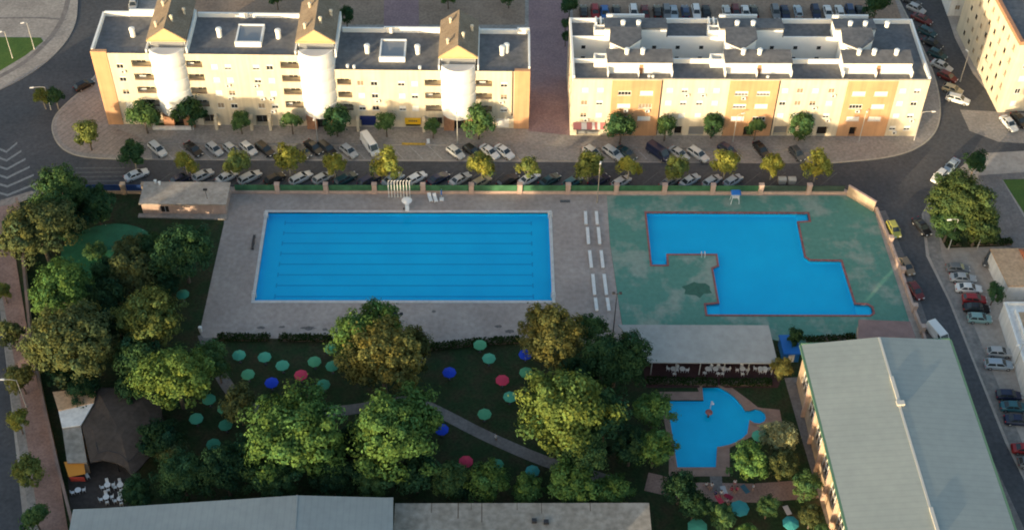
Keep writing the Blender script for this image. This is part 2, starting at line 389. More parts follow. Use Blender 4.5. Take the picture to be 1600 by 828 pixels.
# road markings
def marks(name, label, polys, material=None, z=.034):
    m = MB()
    for p in polys: m.poly([(x, y, z) for x, y in p])
    return tag(m.build(name, material or M['road_paint']), label, 'road marking', kind='structure')
ch = []
for i in range(6):
    tip = (10 + i*.4, 236 + i*13.5); rt = (27 + i*6.5, 222 + i*12.5); lf = (-14 - i*4, 226 + i*13)
    for e in (rt, lf):
        ch.append(GP([tip, e, (e[0], e[1] + 3.2), (tip[0], tip[1] + 3.4)]))
ch = [p if sum(p[k][0]*p[(k+1)%4][1]-p[(k+1)%4][0]*p[k][1] for k in range(4)) > 0 else p[::-1] for p in ch]
marks('chevron_markings', 'white chevrons painted on the road at the left', ch)
zb = []
for i in range(5): zb.append(GP([(118, 262 + i*7), (118, 264.2 + i*7), (195, 263.6 + i*6.6), (195, 261.4 + i*6.6)]))
marks('crossing_markings', 'faded white crossing stripes at the street mouth', zb, M['faint_paint'])
bays = []
for i in range(27):
    x = 240 + i * 40
    bays.append(GP([(x, 291), (x + 2, 291), (x + 29, 270), (x + 27, 270)]))
marks('parking_lines', 'slanted parking bay lines along the pool fence', bays, M['faint_paint'])
bays = [GP([(x, 249), (x + 1.5, 249), (x - 20, 228), (x - 21.5, 228)]) for x in list(range(270, 800, 30)) + list(range(950, 1280, 30))]
marks('parking_lines', 'slanted parking bay lines before the apartment blocks', bays, M['kerb_faint'], z=.036)
marks('yellow_line', 'short yellow kerb line near the yellow shop sign', [GP([(628,224),(628,227.5),(665,228),(665,224.5)])], M['yellow_paint'], .145)

# pool grounds
lawn = GP([(28,318),(60,306),(140,302),(360,303),(948,306),(1322,306),(1366,331),(1420,500),(1436,540),(1500,690),(1600,900),(118,900),(92,740),(50,560),(24,400)])
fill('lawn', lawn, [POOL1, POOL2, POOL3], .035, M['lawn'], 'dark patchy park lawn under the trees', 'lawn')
deck = GP([(350,303),(948,306),(953,380),(966,470),(972,508),(1010,512),(1020,545),(940,545),(905,534),(812,529),(668,541),(655,575),(640,575),(640,540),(530,530),(342,528),(318,528),(312,520),(334,420),(350,350)])
fill('pool_deck', deck, [POOL1], .06, M['deck'], 'beige paved terrace round the lane pool', 'pool deck')
gdeck = GP([(948,306.2),(1322,306.2),(1366,331.5),(1420,500),(1436,541),(1250,541),(1205,530),(972.5,508),(966.3,470),(953.3,380)])
fill('green_deck', gdeck, [POOL2], .061, M['green_deck'], 'worn green surface round the angular pool', 'pool deck')
sur = GP([(1030,612),(1092,612),(1086,597),(1100,592),(1140,603),(1170,625),(1185,637),(1218,640),(1222,660),(1200,668),(1178,680),(1140,700),(1140,744),(1045,744),(1045,700)])
fill('pool_deck', sur, [POOL3], .064, M['coping_tan'], 'brown paved rim round the fan shaped pool', 'pool deck')
ribbon('garden_path', chaikin([(318,522),(345,590),(375,628),(430,650),(560,640),(640,622),(690,645),(760,682),(860,725),(950,750)], 2), 2.0, .048, M['path'], 'grey footpath winding under the park trees', 'path')
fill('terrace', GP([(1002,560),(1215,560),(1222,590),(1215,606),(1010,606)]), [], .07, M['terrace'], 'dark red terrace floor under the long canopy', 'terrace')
fill('bar_yard', GP([(128,605),(240,605),(258,660),(215,735),(205,792),(110,795),(104,722)]), [], .06, M['shade_brown'], 'brown paved yard of the corner snack bar', 'terrace')
ribbon('garden_path', [(1010,752),(1080,768),(1180,770),(1290,762)], 3.4, .05, M['red_walk'], 'reddish path south of the fan shaped pool', 'path')
ribbon('garden_path', [(1118,735),(1120,770)], 1.8, .055, M['path'], 'short grey path down from the fan shaped pool', 'path')
ribbon('hall_path', [(1236,590),(1262,680),(1310,840)], 2.2, .052, M['path'], 'service path along the left wall of the big hall', 'path')
mat('green_worn', (.05,.14,.10), .8, .15, 1.5)
for name, pool, depth, mt, lab, cop, cw, cl in (
        ('lane_pool', POOL1, .85, 'pool_floor', 'blue fifty metre pool with eight lane lines', 'coping_white', .55, 'coping'),
        ('angular_pool', POOL2, .7, 'pool_floor2', 'blue stepped outline pool on the green deck', 'coping_red', .35, 'coping'),
        ('fan_pool', POOL3, .5, 'pool_floor3', 'small fan shaped blue paddling pool', 'coping_tan', .4, 'coping')):
    cx = sum(p[0] for p in pool)/len(pool); cy = sum(p[1] for p in pool)/len(pool)
    root = empty(name, (cx, cy, 0), 0, lab, 'pool'); O = (cx, cy, 0)
    P = pool if sum(pool[i][0]*pool[(i+1)%len(pool)][1]-pool[(i+1)%len(pool)][0]*pool[i][1] for i in range(len(pool))) > 0 else pool[::-1]
    n = len(P); m = MB()
    for i in range(n):
        a, b = P[i], P[(i+1) % n]
        m.poly([(a[0],a[1],.06),(b[0],b[1],.06),(b[0],b[1],-depth),(a[0],a[1],-depth)])
    fl = fill('pool_floor', P, [], -depth, M[mt]); 
    for k in ('kind','category'): 
        if k in fl: del fl[k]
    fl.parent = root; fl.location = (-cx, -cy, 0)
    m.build('pool_wall', M[mt], root, origin=O)
    wa = fill('water', P, [], -.10, M['pool_water'])
    for k in ('kind','category'):
        if k in wa: del wa[k]
    wa.parent = root; wa.location = (-cx, -cy, 0)
    # coping stones: a raised rim just outside the outline
    m = MB()
    def off(i):
        a, b, c = Vector(P[i-1]), Vector(P[i]), Vector(P[(i+1) % n])
        d1 = (b-a).normalized(); d2 = (c-b).normalized(); n1 = Vector((d1.y,-d1.x)); n2 = Vector((d2.y,-d2.x))
        h = (n1+n2); h = h / max(.5, h.dot(n1)) if h.length > 1e-4 else n1
        return b + h * cw
    Q = [off(i) for i in range(n)]
    for i in range(n):
        j = (i+1) % n; a, b, c, d = P[i], P[j], Q[j], Q[i]
        m.poly([(a[0],a[1],.13),(d[0],d[1],.13),(c[0],c[1],.13),(b[0],b[1],.13)])
        m.poly([(d[0],d[1],.13),(d[0],d[1],.0),(c[0],c[1],.0),(c[0],c[1],.13)])
        m.poly([(a[0],a[1],.13),(b[0],b[1],.13),(b[0],b[1],-.2),(a[0],a[1],-.2)])
    m.build(cl, M[cop], root, origin=O)
    if name == 'lane_pool':
        for k in range(8):
            y = 1.75 + k*2.5
            m = MB(); m.box(3, 47, y-.13, y+.13, -depth, -depth+.012); m.box(3, 3.25, y-.5, y+.5, -depth, -depth+.014); m.box(46.75, 47, y-.5, y+.5, -depth, -depth+.014)
            m.build('lane_line', M['lane_line'], root, origin=O)
    if name == 'angular_pool':
        for (x0,x1,y0,y1) in ((94.4,96.3,19.2,20.8),(101.1,103.7,-3.0,-1.0),(76.0,78.1,-3.0,-.95),(70.2-2.5,70.0,8.4,9.6)):
            m = MB(); m.box(x0,x1,y0,y1,-depth,-.25); m.build('pool_step', M['pool_floor3'], root, origin=O)
def patch(cx, cy, rx, ry, seed):
    g = random.Random(seed); c = G(cx, cy); k = 16
    return [(c.x + rx*math.cos(2*PI*i/k)*g.uniform(.6, 1.15), c.y + ry*math.sin(2*PI*i/k)*g.uniform(.6, 1.15)) for i in range(k)]
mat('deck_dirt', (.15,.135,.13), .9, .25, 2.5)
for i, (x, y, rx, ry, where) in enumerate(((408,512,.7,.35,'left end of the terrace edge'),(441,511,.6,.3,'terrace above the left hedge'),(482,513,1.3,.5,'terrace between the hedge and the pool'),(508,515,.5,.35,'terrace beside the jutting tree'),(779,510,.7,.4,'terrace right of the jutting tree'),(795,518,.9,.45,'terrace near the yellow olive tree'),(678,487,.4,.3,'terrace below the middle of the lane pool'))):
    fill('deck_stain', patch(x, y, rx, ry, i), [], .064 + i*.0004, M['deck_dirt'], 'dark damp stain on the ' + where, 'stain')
fill('damp_patch', patch(1086, 453, 2.7, 1.9, 5), [], .0665, M['green_worn'], 'darker green worn patch beside the angular pool', 'stain')
# ------------------------------------------------------------------ buildings
def facade(m, u0, u1, z0, z1, holes, material, y=0.0, reveal=None):
    "front wall (facing -y) with real openings; holes = (u0, u1, z0, z1, depth)"
    us = sorted({u0, u1, *[h[0] for h in holes], *[h[1] for h in holes]}); zs = sorted({z0, z1, *[h[2] for h in holes], *[h[3] for h in holes]})
    us = [u for u in us if u0 - 1e-6 <= u <= u1 + 1e-6]; zs = [z for z in zs if z0 - 1e-6 <= z <= z1 + 1e-6]
    for a, b in zip(us[:-1], us[1:]):
        for c, d in zip(zs[:-1], zs[1:]):
            if any(h[0] < (a+b)/2 < h[1] and h[2] < (c+d)/2 < h[3] for h in holes): continue
            m.poly([(a,y,c),(b,y,c),(b,y,d),(a,y,d)], material)
    for (a, b, c, d, t) in holes:
        k = reveal or material
        m.poly([(a,y,c),(b,y,c),(b,y+t,c),(a,y+t,c)], k); m.poly([(a,y,d),(a,y+t,d),(b,y+t,d),(b,y,d)], k)
        m.poly([(a,y,c),(a,y+t,c),(a,y+t,d),(a,y,d)], k); m.poly([(b,y,c),(b,y,d),(b,y+t,d),(b,y+t,c)], k)
def window(parent, u, z, wd, hg, y, shut, fall=1.0, panes=2):
    "frame with mullion, and behind it glass and a roller shutter let down by 'fall'"
    m = MB(); a, b, c, d = u-wd/2, u+wd/2, z-hg/2, z+hg/2; t = .06
    m.box(a, b, y+.02, y+.09, c, c+t); m.box(a, b, y+.02, y+.09, d-t, d); m.box(a, a+t, y+.02, y+.09, c+t, d-t); m.box(b-t, b, y+.02, y+.09, c+t, d-t)
    for k in range(1, panes): x = a + (b-a)*k/panes; m.box(x-.03, x+.03, y+.02, y+.09, c+t, d-t)
    m.box(a-.06, b+.06, y-.10, y+.019, c-.07, c-.005)
    f = m.build('window', M['frame_white'], parent)
    m = MB(); m.box(a+t, b-t, y+.10, y+.13, c+t, d-t); m.build('pane', M['glass_dark'], f)
    if fall > 0:
        m = MB(); zz = d-t-(d-c-2*t)*fall; n = max(2, int((d-zz)/.16))
        for k in range(n):
            q = zz + (d-t-zz)*k/n; m.box(a+t, b-t, y+.055, y+.075, q+.01, q+(d-t-zz)/n)
        m.build('shutter', M[shut], f)
    return f
def ac_unit(parent, u, z, y):
    m = MB(); m.box(u-.4, u+.4, y-.34, y-.02, z-.3, z+.3, M['frame_white']); m.tube((u-.1,y-.345,z),(u-.1,y-.36,z),.22,.22,10,M['steel_dark'])
    m.box(u-.35, u-.3, y-.3, y-.0, z-.36, z-.31, M['steel_dark']); m.box(u+.3, u+.35, y-.3, y-.0, z-.36, z-.31, M['steel_dark'])
    m.build('air_conditioner', M['frame_white'], parent)
def vent(parent, x, y, z, h=1.25, r=.42, lean=0):
    m = MB(); m.lathe([(r*.9,0),(r*.9,h*.75),(r*1.05,h*.75),(r*1.05,h*.93),(r*.55,h),(0,h)], 12, (x,y,z)); m.build('roof_vent', M['stucco_white'], parent, smooth=False)

# ---- left apartment block (five storeys, stepping down to four)
LB = empty('apartment_building', (-32.5, 44.6, .1), R_(-.72), 'long cream apartment block with three white rounded bays and orange end piers', 'building')
D = 11.6; UB = 43.6; UL = 79.3; ZA = 16.6; ZB = 13.5
BAYS = [(13.6, 18.0), (40.45, 18.0), (66.2, 14.9)]
holesA, holesB, balc = [], [], []
for k in range(4):
    z = 4.6 + 3.1*k
    for (a, b) in ((6.9, 10.5), (16.8, 19.7), (33.9, 37.3)): holesA.append((a, b, z, z+1.5, 1.4)); balc.append((a, b, z))
for k in range(3):
    z = 4.1 + 3.05*k
    for (a, b) in ((43.9, 46.5), (60.0, 63.1), (69.4, 72.4)): holesB.append((a, b, z, z+1.4, 1.4)); balc.append((a, b, z))
wins = []
rr = random.Random(3)
for k in range(4):
    z = 4.85 + 3.06*k
    for u in (4.7, 21.8, 24.3, 29.4, 31.9): wins.append((u, z, 1.25, 1.2)); holesA.append((u-.63, u+.63, z-.6, z+.6, .14))
for k in range(3):
    z = 4.7 + 2.95*k
    for u in (48.2, 50.7, 55.7, 58.1, 74.6): wins.append((u, z, 1.25, 1.2)); holesB.append((u-.63, u+.63, z-.6, z+.6, .14))
holesA += [(27.9, 30.1, .1, 2.6, 1.6), (33.0, 35.4, .1, 2.5, 1.2), (7.2, 9.6, .1, 2.6, 1.4), (18.0, 20.2, .1, 2.6, 1.4)]
holesB += [(47.7, 50.5, .1, 2.6, .5), (56.1, 58.9, .1, 2.3, .4), (73.3, 75.6, .1, 2.4, .25), (61.0, 63.0, .1, 2.5, 1.2), (69.6, 71.6, .1, 2.5, 1.2)]
m = MB(); facade(m, 2.8, UB, -.1, ZA+.35, holesA, M['cream']); m.build('front_wall', M['cream'], LB)
m = MB(); facade(m, UB, UL-2.8, -.1, ZB+.25, holesB, M['cream']); m.build('front_wall', M['cream'], LB)
m = MB()
m.poly([(0,D,-.1),(0,0,-.1),(0,0,ZA+.3),(0,D,ZA+.3)], M['orange']); m.poly([(UL,0,-.1),(UL,D,-.1),(UL,D,ZB),(UL,0,ZB)], M['orange'])
m.poly([(UB,D,-.1),(0,D,-.1),(0,D,ZA),(UB,D,ZA)], M['cream']); m.poly([(UL,D,-.1),(UB,D,-.1),(UB,D,ZB),(UL,D,ZB)], M['cream'])
m.poly([(UB,0,ZB),(UB,D,ZB),(UB,D,ZA),(UB,0,ZA)], M['stucco_white'])
m.build('side_wall', M['cream'], LB)
m = MB(); m.box(-.05, 2.8, -.12, .6, -.1, ZA+.75); m.build('end_pier', M['orange'], LB)
m = MB(); m.box(UL-2.8, UL+.05, -.12, .6, -.1, ZB+.45); m.build('end_pier', M['orange'], LB)
m = MB(); m.box(UL-3.25, UL-2.95, -.06, .0, 3.2, ZB+.2); m.build('downpipe', M['bark'], LB)
m = MB(); m.poly([(0,.05,ZA),(UB,.05,ZA),(UB,D,ZA),(0,D,ZA)]); m.build('roof', M['roof_grey'], LB)
m = MB(); m.poly([(UB,.05,ZB),(UL,.05,ZB),(UL,D,ZB),(UB,D,ZB)]); m.build('roof', M['roof_grey'], LB)
def wallrun(m, x0, x1, y0, y1, z0, z1): m.box(x0, x1, y0, y1, z0, z1)
def parapet(root, *q):
    m = MB(); m.box(*q); m.build('parapet', M['stucco_white'], root)
for (x0,x1,y0,y1,z0,z1) in ((-.06,.34,.61,D,ZA-.4,ZA+.85),(.34,5.0,D-.3,D+.1,ZA-.4,ZA+1.0),(5.0,10.0,D-.2,D+.2,ZA-.4,ZA+1.45),(17.6,24,D-.3,D+.1,ZA-.4,ZA+.95),(24,36.4,D-.25,D+.15,ZA-.4,ZA+.9),(26.2,26.9,D-.5,D-.3,ZA,ZA+1.2)):
    parapet(LB, x0,x1,y0,y1,z0,z1)
for (x0,x1,y0,y1,z0,z1) in ((44.2,52,D-.3,D+.1,ZB-.4,ZB+.95),(52,62.6,D-.25,D+.15,ZB-.4,ZB+1.2),(53,53.6,D-.5,D-.3,ZB,ZB+1.3),(69.9,77,D-.3,D+.1,ZB-.4,ZB+.95),(77,UL,D-.25,D+.2,ZB-.4,ZB+1.25),(UL-.3,UL+.06,.61,D-.26,ZB-.4,ZB+.9)):
    parapet(LB, x0,x1,y0,y1,z0,z1)
for (c, b) in ((13.6,ZA),(40.45,ZA)): parapet(LB, c+3.5, c+3.8, .3, D, b-.3, b+1.5)
parapet(LB, 66.2+3.5, 66.2+3.75, .3, D, ZB-.3, ZB+1.4); parapet(LB, 62.55,62.85,.3,D,ZB-.3,ZB+1.2); parapet(LB, 9.8,10.1,.3,D,ZA-.3,ZA+1.0); parapet(LB, 36.7,37.0,.3,D,ZA-.3,ZA+1.0)
for (a, b, z) in balc:
    m = MB(); y = 1.4
    m.poly([(a,y,z-1.0),(b,y,z-1.0),(b,y,z+1.5),(a,y,z+1.5)], M['cream']); m.poly([(a,.12,z-1.0),(b,.12,z-1.0),(b,y,z-1.0),(a,y,z-1.0)], M['bark'])
    m.poly([(a,.12,z-1.0),(a,y,z-1.0),(a,y,z),(a,.12,z)], M['cream']); m.poly([(b,.12,z-1.0),(b,.12,z),(b,y,z),(b,y,z-1.0)], M['cream']); m.poly([(a,.12,z-1),(a,.12,z),(b,.12,z),(b,.12,z-1)], M['cream'])
    m.box(a, b, -.03, .05, z-.02, z+.36, M['bark'])
    bal = m.build('balcony', M['cream'], LB)
    m = MB(); c = (a+b)/2 + rr.uniform(-.4,.4); m.box(c-.9, c+.9, y-.05, y-.01, z-1.0, z+1.15, M['frame_white']); m.box(c-.8, c-.04, y-.07, y-.045, z-.9, z+1.05, M['glass_dark']); m.box(c+.04, c+.8, y-.07, y-.045, z-.9, z+1.05, M['glass_dark'])
    m.build('balcony_door', M['glass_dark'], bal)
    if rr.random() < .45:
        m = MB(); q = a + rr.uniform(.5, 1.6); m.box(q-.5, q+.7, .75, .9, z-.15, z+.45); m.box(q-.45, q-.42, .8, .85, z-1, z-.15); m.box(q+.62, q+.65, .8, .85, z-1, z-.15)
        m.build('drying_rack', M['white_plastic'], bal)
for i, (u, z, wd, hg) in enumerate(wins):
    window(LB, u, z, wd, hg, .03, rr.choice(['shutter_white']*5 + ['shutter_brown']), rr.choice([1, 1, 1, .7, .5, .25]))
    if rr.random() < .16: ac_unit(LB, u + rr.choice([-.9,.9]) * .5, z - 1.15, 0)
for (uc, zt) in BAYS:
    hw, sg = 3.05, 1.75; rad = (hw*hw + sg*sg) / (2*sg); a0 = math.asin(hw/rad); N = 14
    arcp = [(uc + rad*math.sin(-a0 + 2*a0*k/N), -sg + rad - rad*math.cos(-a0 + 2*a0*k/N)) for k in range(N+1)]
    outline = arcp + [(uc+hw, 1.6), (uc-hw, 1.6)]
    b = MB(); nfl = 5 if zt > 16 else 4; zs_ = [3.3]; ks = [1.0]
    for k in range(nfl):          # each storey of the bay swells a little between its floor lines
        z0 = 3.3 + (zt-.9-3.3)*k/nfl; dz = (zt-.9-3.3)/nfl
        zs_ += [z0+dz*.12, z0+dz*.35, z0+dz*.7, z0+dz*.95, z0+dz]; ks += [1.0, 1.05, 1.05, 1.0, 1.0]
    vs = []; n_ = len(outline)
    for z, k in zip(zs_, ks): vs += [(uc + (x-uc)*k, y*k if y < 0 else y, z) for x, y in outline]
    b.mesh(vs, [(r*n_+i, r*n_+(i+1)%n_, (r+1)*n_+(i+1)%n_, (r+1)*n_+i) for r in range(len(zs_)-1) for i in range(n_)], M['stucco_white'])
    b.poly([(x, y, 3.3) for x, y in outline][::-1], M['stucco_white']); b.poly([(x, y, zt-.9) for x, y in outline], M['stucco_white'])
    inner = [(uc + (x-uc)*.93, y*.93 + .12) for x, y in arcp]
    for k in range(N):       # raised parapet round the bay top
        p, q, r, s_ = arcp[k], arcp[k+1], inner[k+1], inner[k]
        b.hexa([(*p,zt-.9),(*q,zt-.9),(*r,zt-.9),(*s_,zt-.9)], [(*p,zt),(*q,zt),(*r,zt),(*s_,zt)], M['stucco_white'])
    bay = b.build('rounded_bay', M['stucco_white'], LB)
    nfl = 5 if zt > 16 else 4
    for k in range(1, nfl):      # balcony lip and glazing slots at every floor of the bay
        z = 3.3 + (zt-.9-3.3)*k/nfl; f = MB()
        for i in range(N):
            p, q = arcp[i], arcp[i+1]; o1 = [(uc + (x-uc)*1.035, y - .07) for x, y in (p, q)]
            f.hexa([(*o1[0],z-.08),(*o1[1],z-.08),(*q,z-.08),(*p,z-.08)], [(*o1[0],z+.08),(*o1[1],z+.08),(*q,z+.08),(*p,z+.08)])
        f.build('floor_moulding', M['stucco_white'], bay)
    # brick foot under the bay with a dark entrance
    b = MB(); b.mesh([(uc-hw+.2,-.9,-.1),(uc-.9,-.9,-.1),(uc-.9,-.9,2.9),(uc+.9,-.9,2.9),(uc+.9,-.9,-.1),(uc+hw-.2,-.9,-.1),(uc+hw-.2,-.9,3.28),(uc-hw+.2,-.9,3.28)]+[(uc-hw+.2,-.02,-.1),(uc-.9,-.02,-.1),(uc-.9,-.02,2.9),(uc+.9,-.02,2.9),(uc+.9,-.02,-.1),(uc+hw-.2,-.02,-.1),(uc+hw-.2,-.02,3.28),(uc-hw+.2,-.02,3.28)], [(0,1,2,3,4,5,6,7)]+[(i+8,(i+1)%8+8,(i+1)%8,i) for i in range(8)]); b.build('bay_foot', M['brick'], LB)
    b = MB(); b.box(uc-.88, uc+.88, -.12, -.03, -.1, 3.1); b.build('entrance_door', M['glass_dark'], LB)
    # pitched house on the roof behind the bay
    zb = (ZA if zt > 16 else ZB); g0, g1 = 1.55, (D + 1.6 if zt > 16 else D + .6); w2 = 3.45; ze = zb + 2.3; za = ze + 2.45
    b = MB(); b.box(uc-w2+.3, uc+w2-.3, g0+.35, g1-.3, zb-.3, ze); b.build('roof_house_wall', M['stucco_white'], LB)
    b = MB()
    for sgn in (-1, 1):
        e = (uc + sgn*(w2+.15), ze-.12); t = .16
        q = [(e[0],g0,e[1]),(uc,g0,za),(uc,g1,za),(e[0],g1,e[1])]
        if sgn > 0: q = [q[1],q[0],q[3],q[2]]
        b.hexa(q, [(x,y,z+t) for x,y,z in q])
    b.build('gabled_roof', M['roof_tile'], LB)
    b = MB(); b.mesh([(uc-w2,g0-.04,ze-.1),(uc+w2,g0-.04,ze-.1),(uc,g0-.04,za+.02),(uc-w2,g0+.3,ze-.1),(uc+w2,g0+.3,ze-.1),(uc,g0+.3,za+.02)], [(0,1,2),(5,4,3),(0,3,4,1),(1,4,5,2),(2,5,3,0)])
    b.box(uc-w2-.15, uc+w2+.15, g0-.12, g0+.25, ze-.38, ze-.12); b.build('gable_end', M['gable_yellow'], LB)
    b = MB(); b.box(uc-w2+.45, uc+w2-.45, g0+.2, g0+.34, zb-.2, ze-.4); b.build('terrace_glazing', M['metal_grey'], LB)
    for (dx, dy, h) in ((-1.9, 3.2, 1.1), (.9, 4.0, 1.2), (2.4, 7.6, 1.2), (-1.6, 9.2, 1.0)):
        z = za - abs(dx)/w2*2.5 - .1; b = MB(); b.lathe([(.24,0),(.24,h),(.34,h),(.34,h+.25),(0,h+.4)], 10, (uc+dx, g0+dy-1, z)); b.build('chimney_pot', M['cream'], LB)
for (u, v, zb) in ((6.6,5.4,ZA),(22.4,5.6,ZA),(33.2,5.4,ZA),(49.3,5.2,ZB),(58.6,5.2,ZB),(74.2,5.2,ZB),(75.0,5.9,ZB)): vent(LB, u, v, zb, 2.0, .52)
for (u, v, zb) in ((46.0,.9,ZB),(47.2,.7,ZB),(59.2,.7,ZB)): vent(LB, u, v, zb, .7, .3)
for (u, zb) in ((28.0, ZA), (54.0, ZB)):
    b = MB(); b.box(u-2.4, u+2.4, 2.6, 3.0, zb-.02, zb+1.1, M['stucco_white']); b.box(u-2.4, u-2.1, 3.0, 8.0, zb-.02, zb+.85, M['stucco_white']); b.box(u+2.1, u+2.4, 3.0, 8.0, zb-.02, zb+.85, M['stucco_white']); b.box(u-2.4, u+2.4, 8.0, 8.3, zb-.02, zb+.95, M['stucco_white'])
    sk = b.build('skylight', M['stucco_white'], LB)
    b = MB(); b.hexa([(u-2.1,3.0,zb+.3),(u+2.1,3.0,zb+.3),(u+2.1,8.0,zb+.5),(u-2.1,8.0,zb+.5)], [(u-2.1,3.0,zb+.5),(u+2.1,3.0,zb+.5),(u+2.1,8.0,zb+.72),(u-2.1,8.0,zb+.72)]); b.build('glazing', M['metal_grey'], sk)
b = MB(); b.box(47.8, 50.4, .35, .42, .1, 2.6); b.build('garage_door', M['sign_blue'], LB)
b = MB(); b.box(47.6, 50.6, -.18, -.02, 1.9, 2.75); b.lathe([(.0,0),(.22,.01),(.22,.05),(0,.06)], 10, (49.1,-.2,2.3)); b.build('shop_sign', M['sign_blue'], LB)
b = MB(); b.box(56.0, 59.0, -.2, -.02, .9, 2.35, M['sign_yellow'])
for k in range(5): b.box(56.7+k*.34, 56.92+k*.34, -.22, -.2, 1.55, 1.95, M['bark'])
b.build('shop_sign', M['sign_yellow'], LB)
b = MB(); b.box(56.1, 58.9, .3, .39, -.1, 2.3); b.build('shop_front', M['glass_dark'], LB)
b = MB(); b.box(73.3, 75.6, .14, .22, -.1, 2.4); b.build('garage_door', M['wall_white'], LB)
for (a, c, z1) in ((27.9,30.1,2.6),(33.0,35.4,2.5),(7.2,9.6,2.6),(18.0,20.2,2.6),(61.0,63.0,2.5),(69.6,71.6,2.5)):
    b = MB(); b.box(a, c, 1.05, 1.15, -.1, z1, M['glass_dark']); b.box((a+c)/2-.05, (a+c)/2+.05, 1.0, 1.05, -.1, z1, M['metal_grey']); b.build('shop_front', M['glass_dark'], LB)
for u in (20.6, 27.2, 47.2, 30.7, 59.6):
    b = MB(); b.box(u-.25, u+.25, -1.5, -.9, -.1, 2.9); b.box(u-.25, u+.25, -.9, -.02, 2.5, 2.9); b.build('porch_column', M['cream'], LB)

# ---- right apartment block (four storeys, penthouses round a light well)
RB = empty('apartment_building', (54.6, 41.7, .1), 0, 'long apartment block striped cream and orange with white rooftop penthouses', 'building')
L = 65.3; DR = 17.6; ZR = 13.1; WELL0, WELL1 = 5.5, 11.9
segs = [(0,7.2,0),(7.2,16.2,1),(16.2,28.7,0),(28.7,37.7,1),(37.7,50.3,0),(50.3,59.5,1),(59.5,L,0)]
cw = {0:(2.3,5.1), 2:(17.8,20.6,23.6,26.4), 4:(39.0,41.8,44.6,47.6), 6:(60.7,63.4)}; ow = {1:(9.6,13.6), 3:(31.1,35.1), 5:(52.7,56.8)}
gf = {0:[(1.2,5.4,.1,2.4,.5)], 2:[(19.6,21.0,.1,2.3,.7),(22.3,25.2,.1,2.3,.4)], 3:[(32.6,34.6,.1,2.3,.4)], 4:[(38.3,41.0,.1,2.4,.9),(46.5,48.4,.1,2.3,.6)], 5:[(52.6,53.9,.1,2.3,.7)], 1:[(8.6,11.8,.1,2.3,.4)], 6:[]}
for i, (a, b, o) in enumerate(segs):
    hs = []; wl = []
    y = -.10 if o else 0
    if o:
        for u in ow[i]:
            for z in (4.35, 7.35, 10.4): hs.append((u-1.2,u+1.2,z-.5,z+.5,.14)); wl.append((u,z,2.4,1.0,4))
    else:
        for u in cw[i]:
            for z in ((2.0,) if i == 6 else ()) + (5.0, 8.0, 11.0): hs.append((u-.6,u+.6,z-.55,z+.55,.14)); wl.append((u,z,1.2,1.1,2))
    hs += gf[i]
    mk = M['orange' if o else 'cream']; m = MB(); facade(m, a, b, -.1, ZR+.35, hs, mk, y)
    if o: m.poly([(a,0,-.1),(a,y,-.1),(a,y,ZR+.35),(a,0,ZR+.35)], mk); m.poly([(b,y,-.1),(b,0,-.1),(b,0,ZR+.35),(b,y,ZR+.35)], mk)
    m.build('front_wall', mk, RB)
    for (u, z, wd, hg, pn) in wl:
        window(RB, u, z, wd, hg, y+.03, rr.choice(['shutter_white']*6 + ['shutter_brown']), rr.choice([1,1,1,1,1,1,.6,.3]) if not o else rr.choice([1,1,1,1,.6,.2]), pn)
        if rr.random() < .14: ac_unit(RB, u + .5, z - 1.0, y)
    for h in gf[i]:
        m = MB(); yy = y + h[4] - .06; m.box(h[0], h[1], yy, yy+.06, h[2], h[3], M['metal_grey'] if h[1]-h[0] > 2.5 else M['dark_opening']); m.build('garage_door' if h[1]-h[0] > 2.5 else 'doorway', M['metal_grey'], RB)
    m = MB(); m.box(a, b, y-.06, y+.3, ZR+.353, ZR+.5); m.build('parapet_cap', M['cream'], RB)
for u in (16.32, 37.82): m = MB(); m.box(u-.07, u+.07, -.12, -.005, .2, ZR+.3); m.build('downpipe', M['steel_dark'], RB)
m = MB()
m.poly([(0,DR,-.1),(0,0,-.1),(0,0,ZR),(0,DR,ZR)], M['cream']); m.poly([(L,0,-.1),(L,DR,-.1),(L,DR,ZR),(L,0,ZR)], M['cream']); m.poly([(L,DR,-.1),(0,DR,-.1),(0,DR,ZR),(L,DR,ZR)], M['cream'])
m.build('side_wall', M['cream'], RB)
m = MB()       # light well walls and floor
W0, W1 = .35, 55.5
m.poly([(W0,WELL1,3),(W1,WELL1,3),(W1,WELL1,ZR+.9),(W0,WELL1,ZR+.9)]); m.poly([(W1,WELL0,3),(W0,WELL0,3),(W0,WELL0,ZR+.9),(W1,WELL0,ZR+.9)])
m.poly([(W0,WELL0,3),(W0,WELL1,3),(W0,WELL1,ZR+.9),(W0,WELL0,ZR+.9)]); m.poly([(W1,WELL1,3),(W1,WELL0,3),(W1,WELL0,ZR),(W1,WELL1,ZR)]); m.poly([(W0,WELL0,3),(W1,WELL0,3),(W1,WELL1,3),(W0,WELL1,3)])
well = m.build('light_well', M['stucco_white'], RB)
for k in range(12):
    u = 2.5 + k*4.45
    for z in (6.0, 9.0, 11.6):
        if any(abs(u - c) < 3.4 for c in (9.9, 31.3, 52.5)): continue
        m = MB(); m.box(u-.45, u+.45, WELL1-.05, WELL1-.01, z-.45, z+.45, M['frame_white']); m.box(u-.37, u+.37, WELL1-.07, WELL1-.045, z-.37, z+.37, M['glass_dark']); m.build('well_window', M['glass_dark'], well)
m = MB(); m.poly([(0,0,ZR),(L,0,ZR),(L,WELL0,ZR),(0,WELL0,ZR)]); m.poly([(0,WELL1,ZR),(L,WELL1,ZR),(L,DR,ZR),(0,DR,ZR)]); m.poly([(W1,WELL0,ZR),(L,WELL0,ZR),(L,WELL1,ZR),(W1,WELL1,ZR)])
m.build('roof', M['roof_grey'], RB)
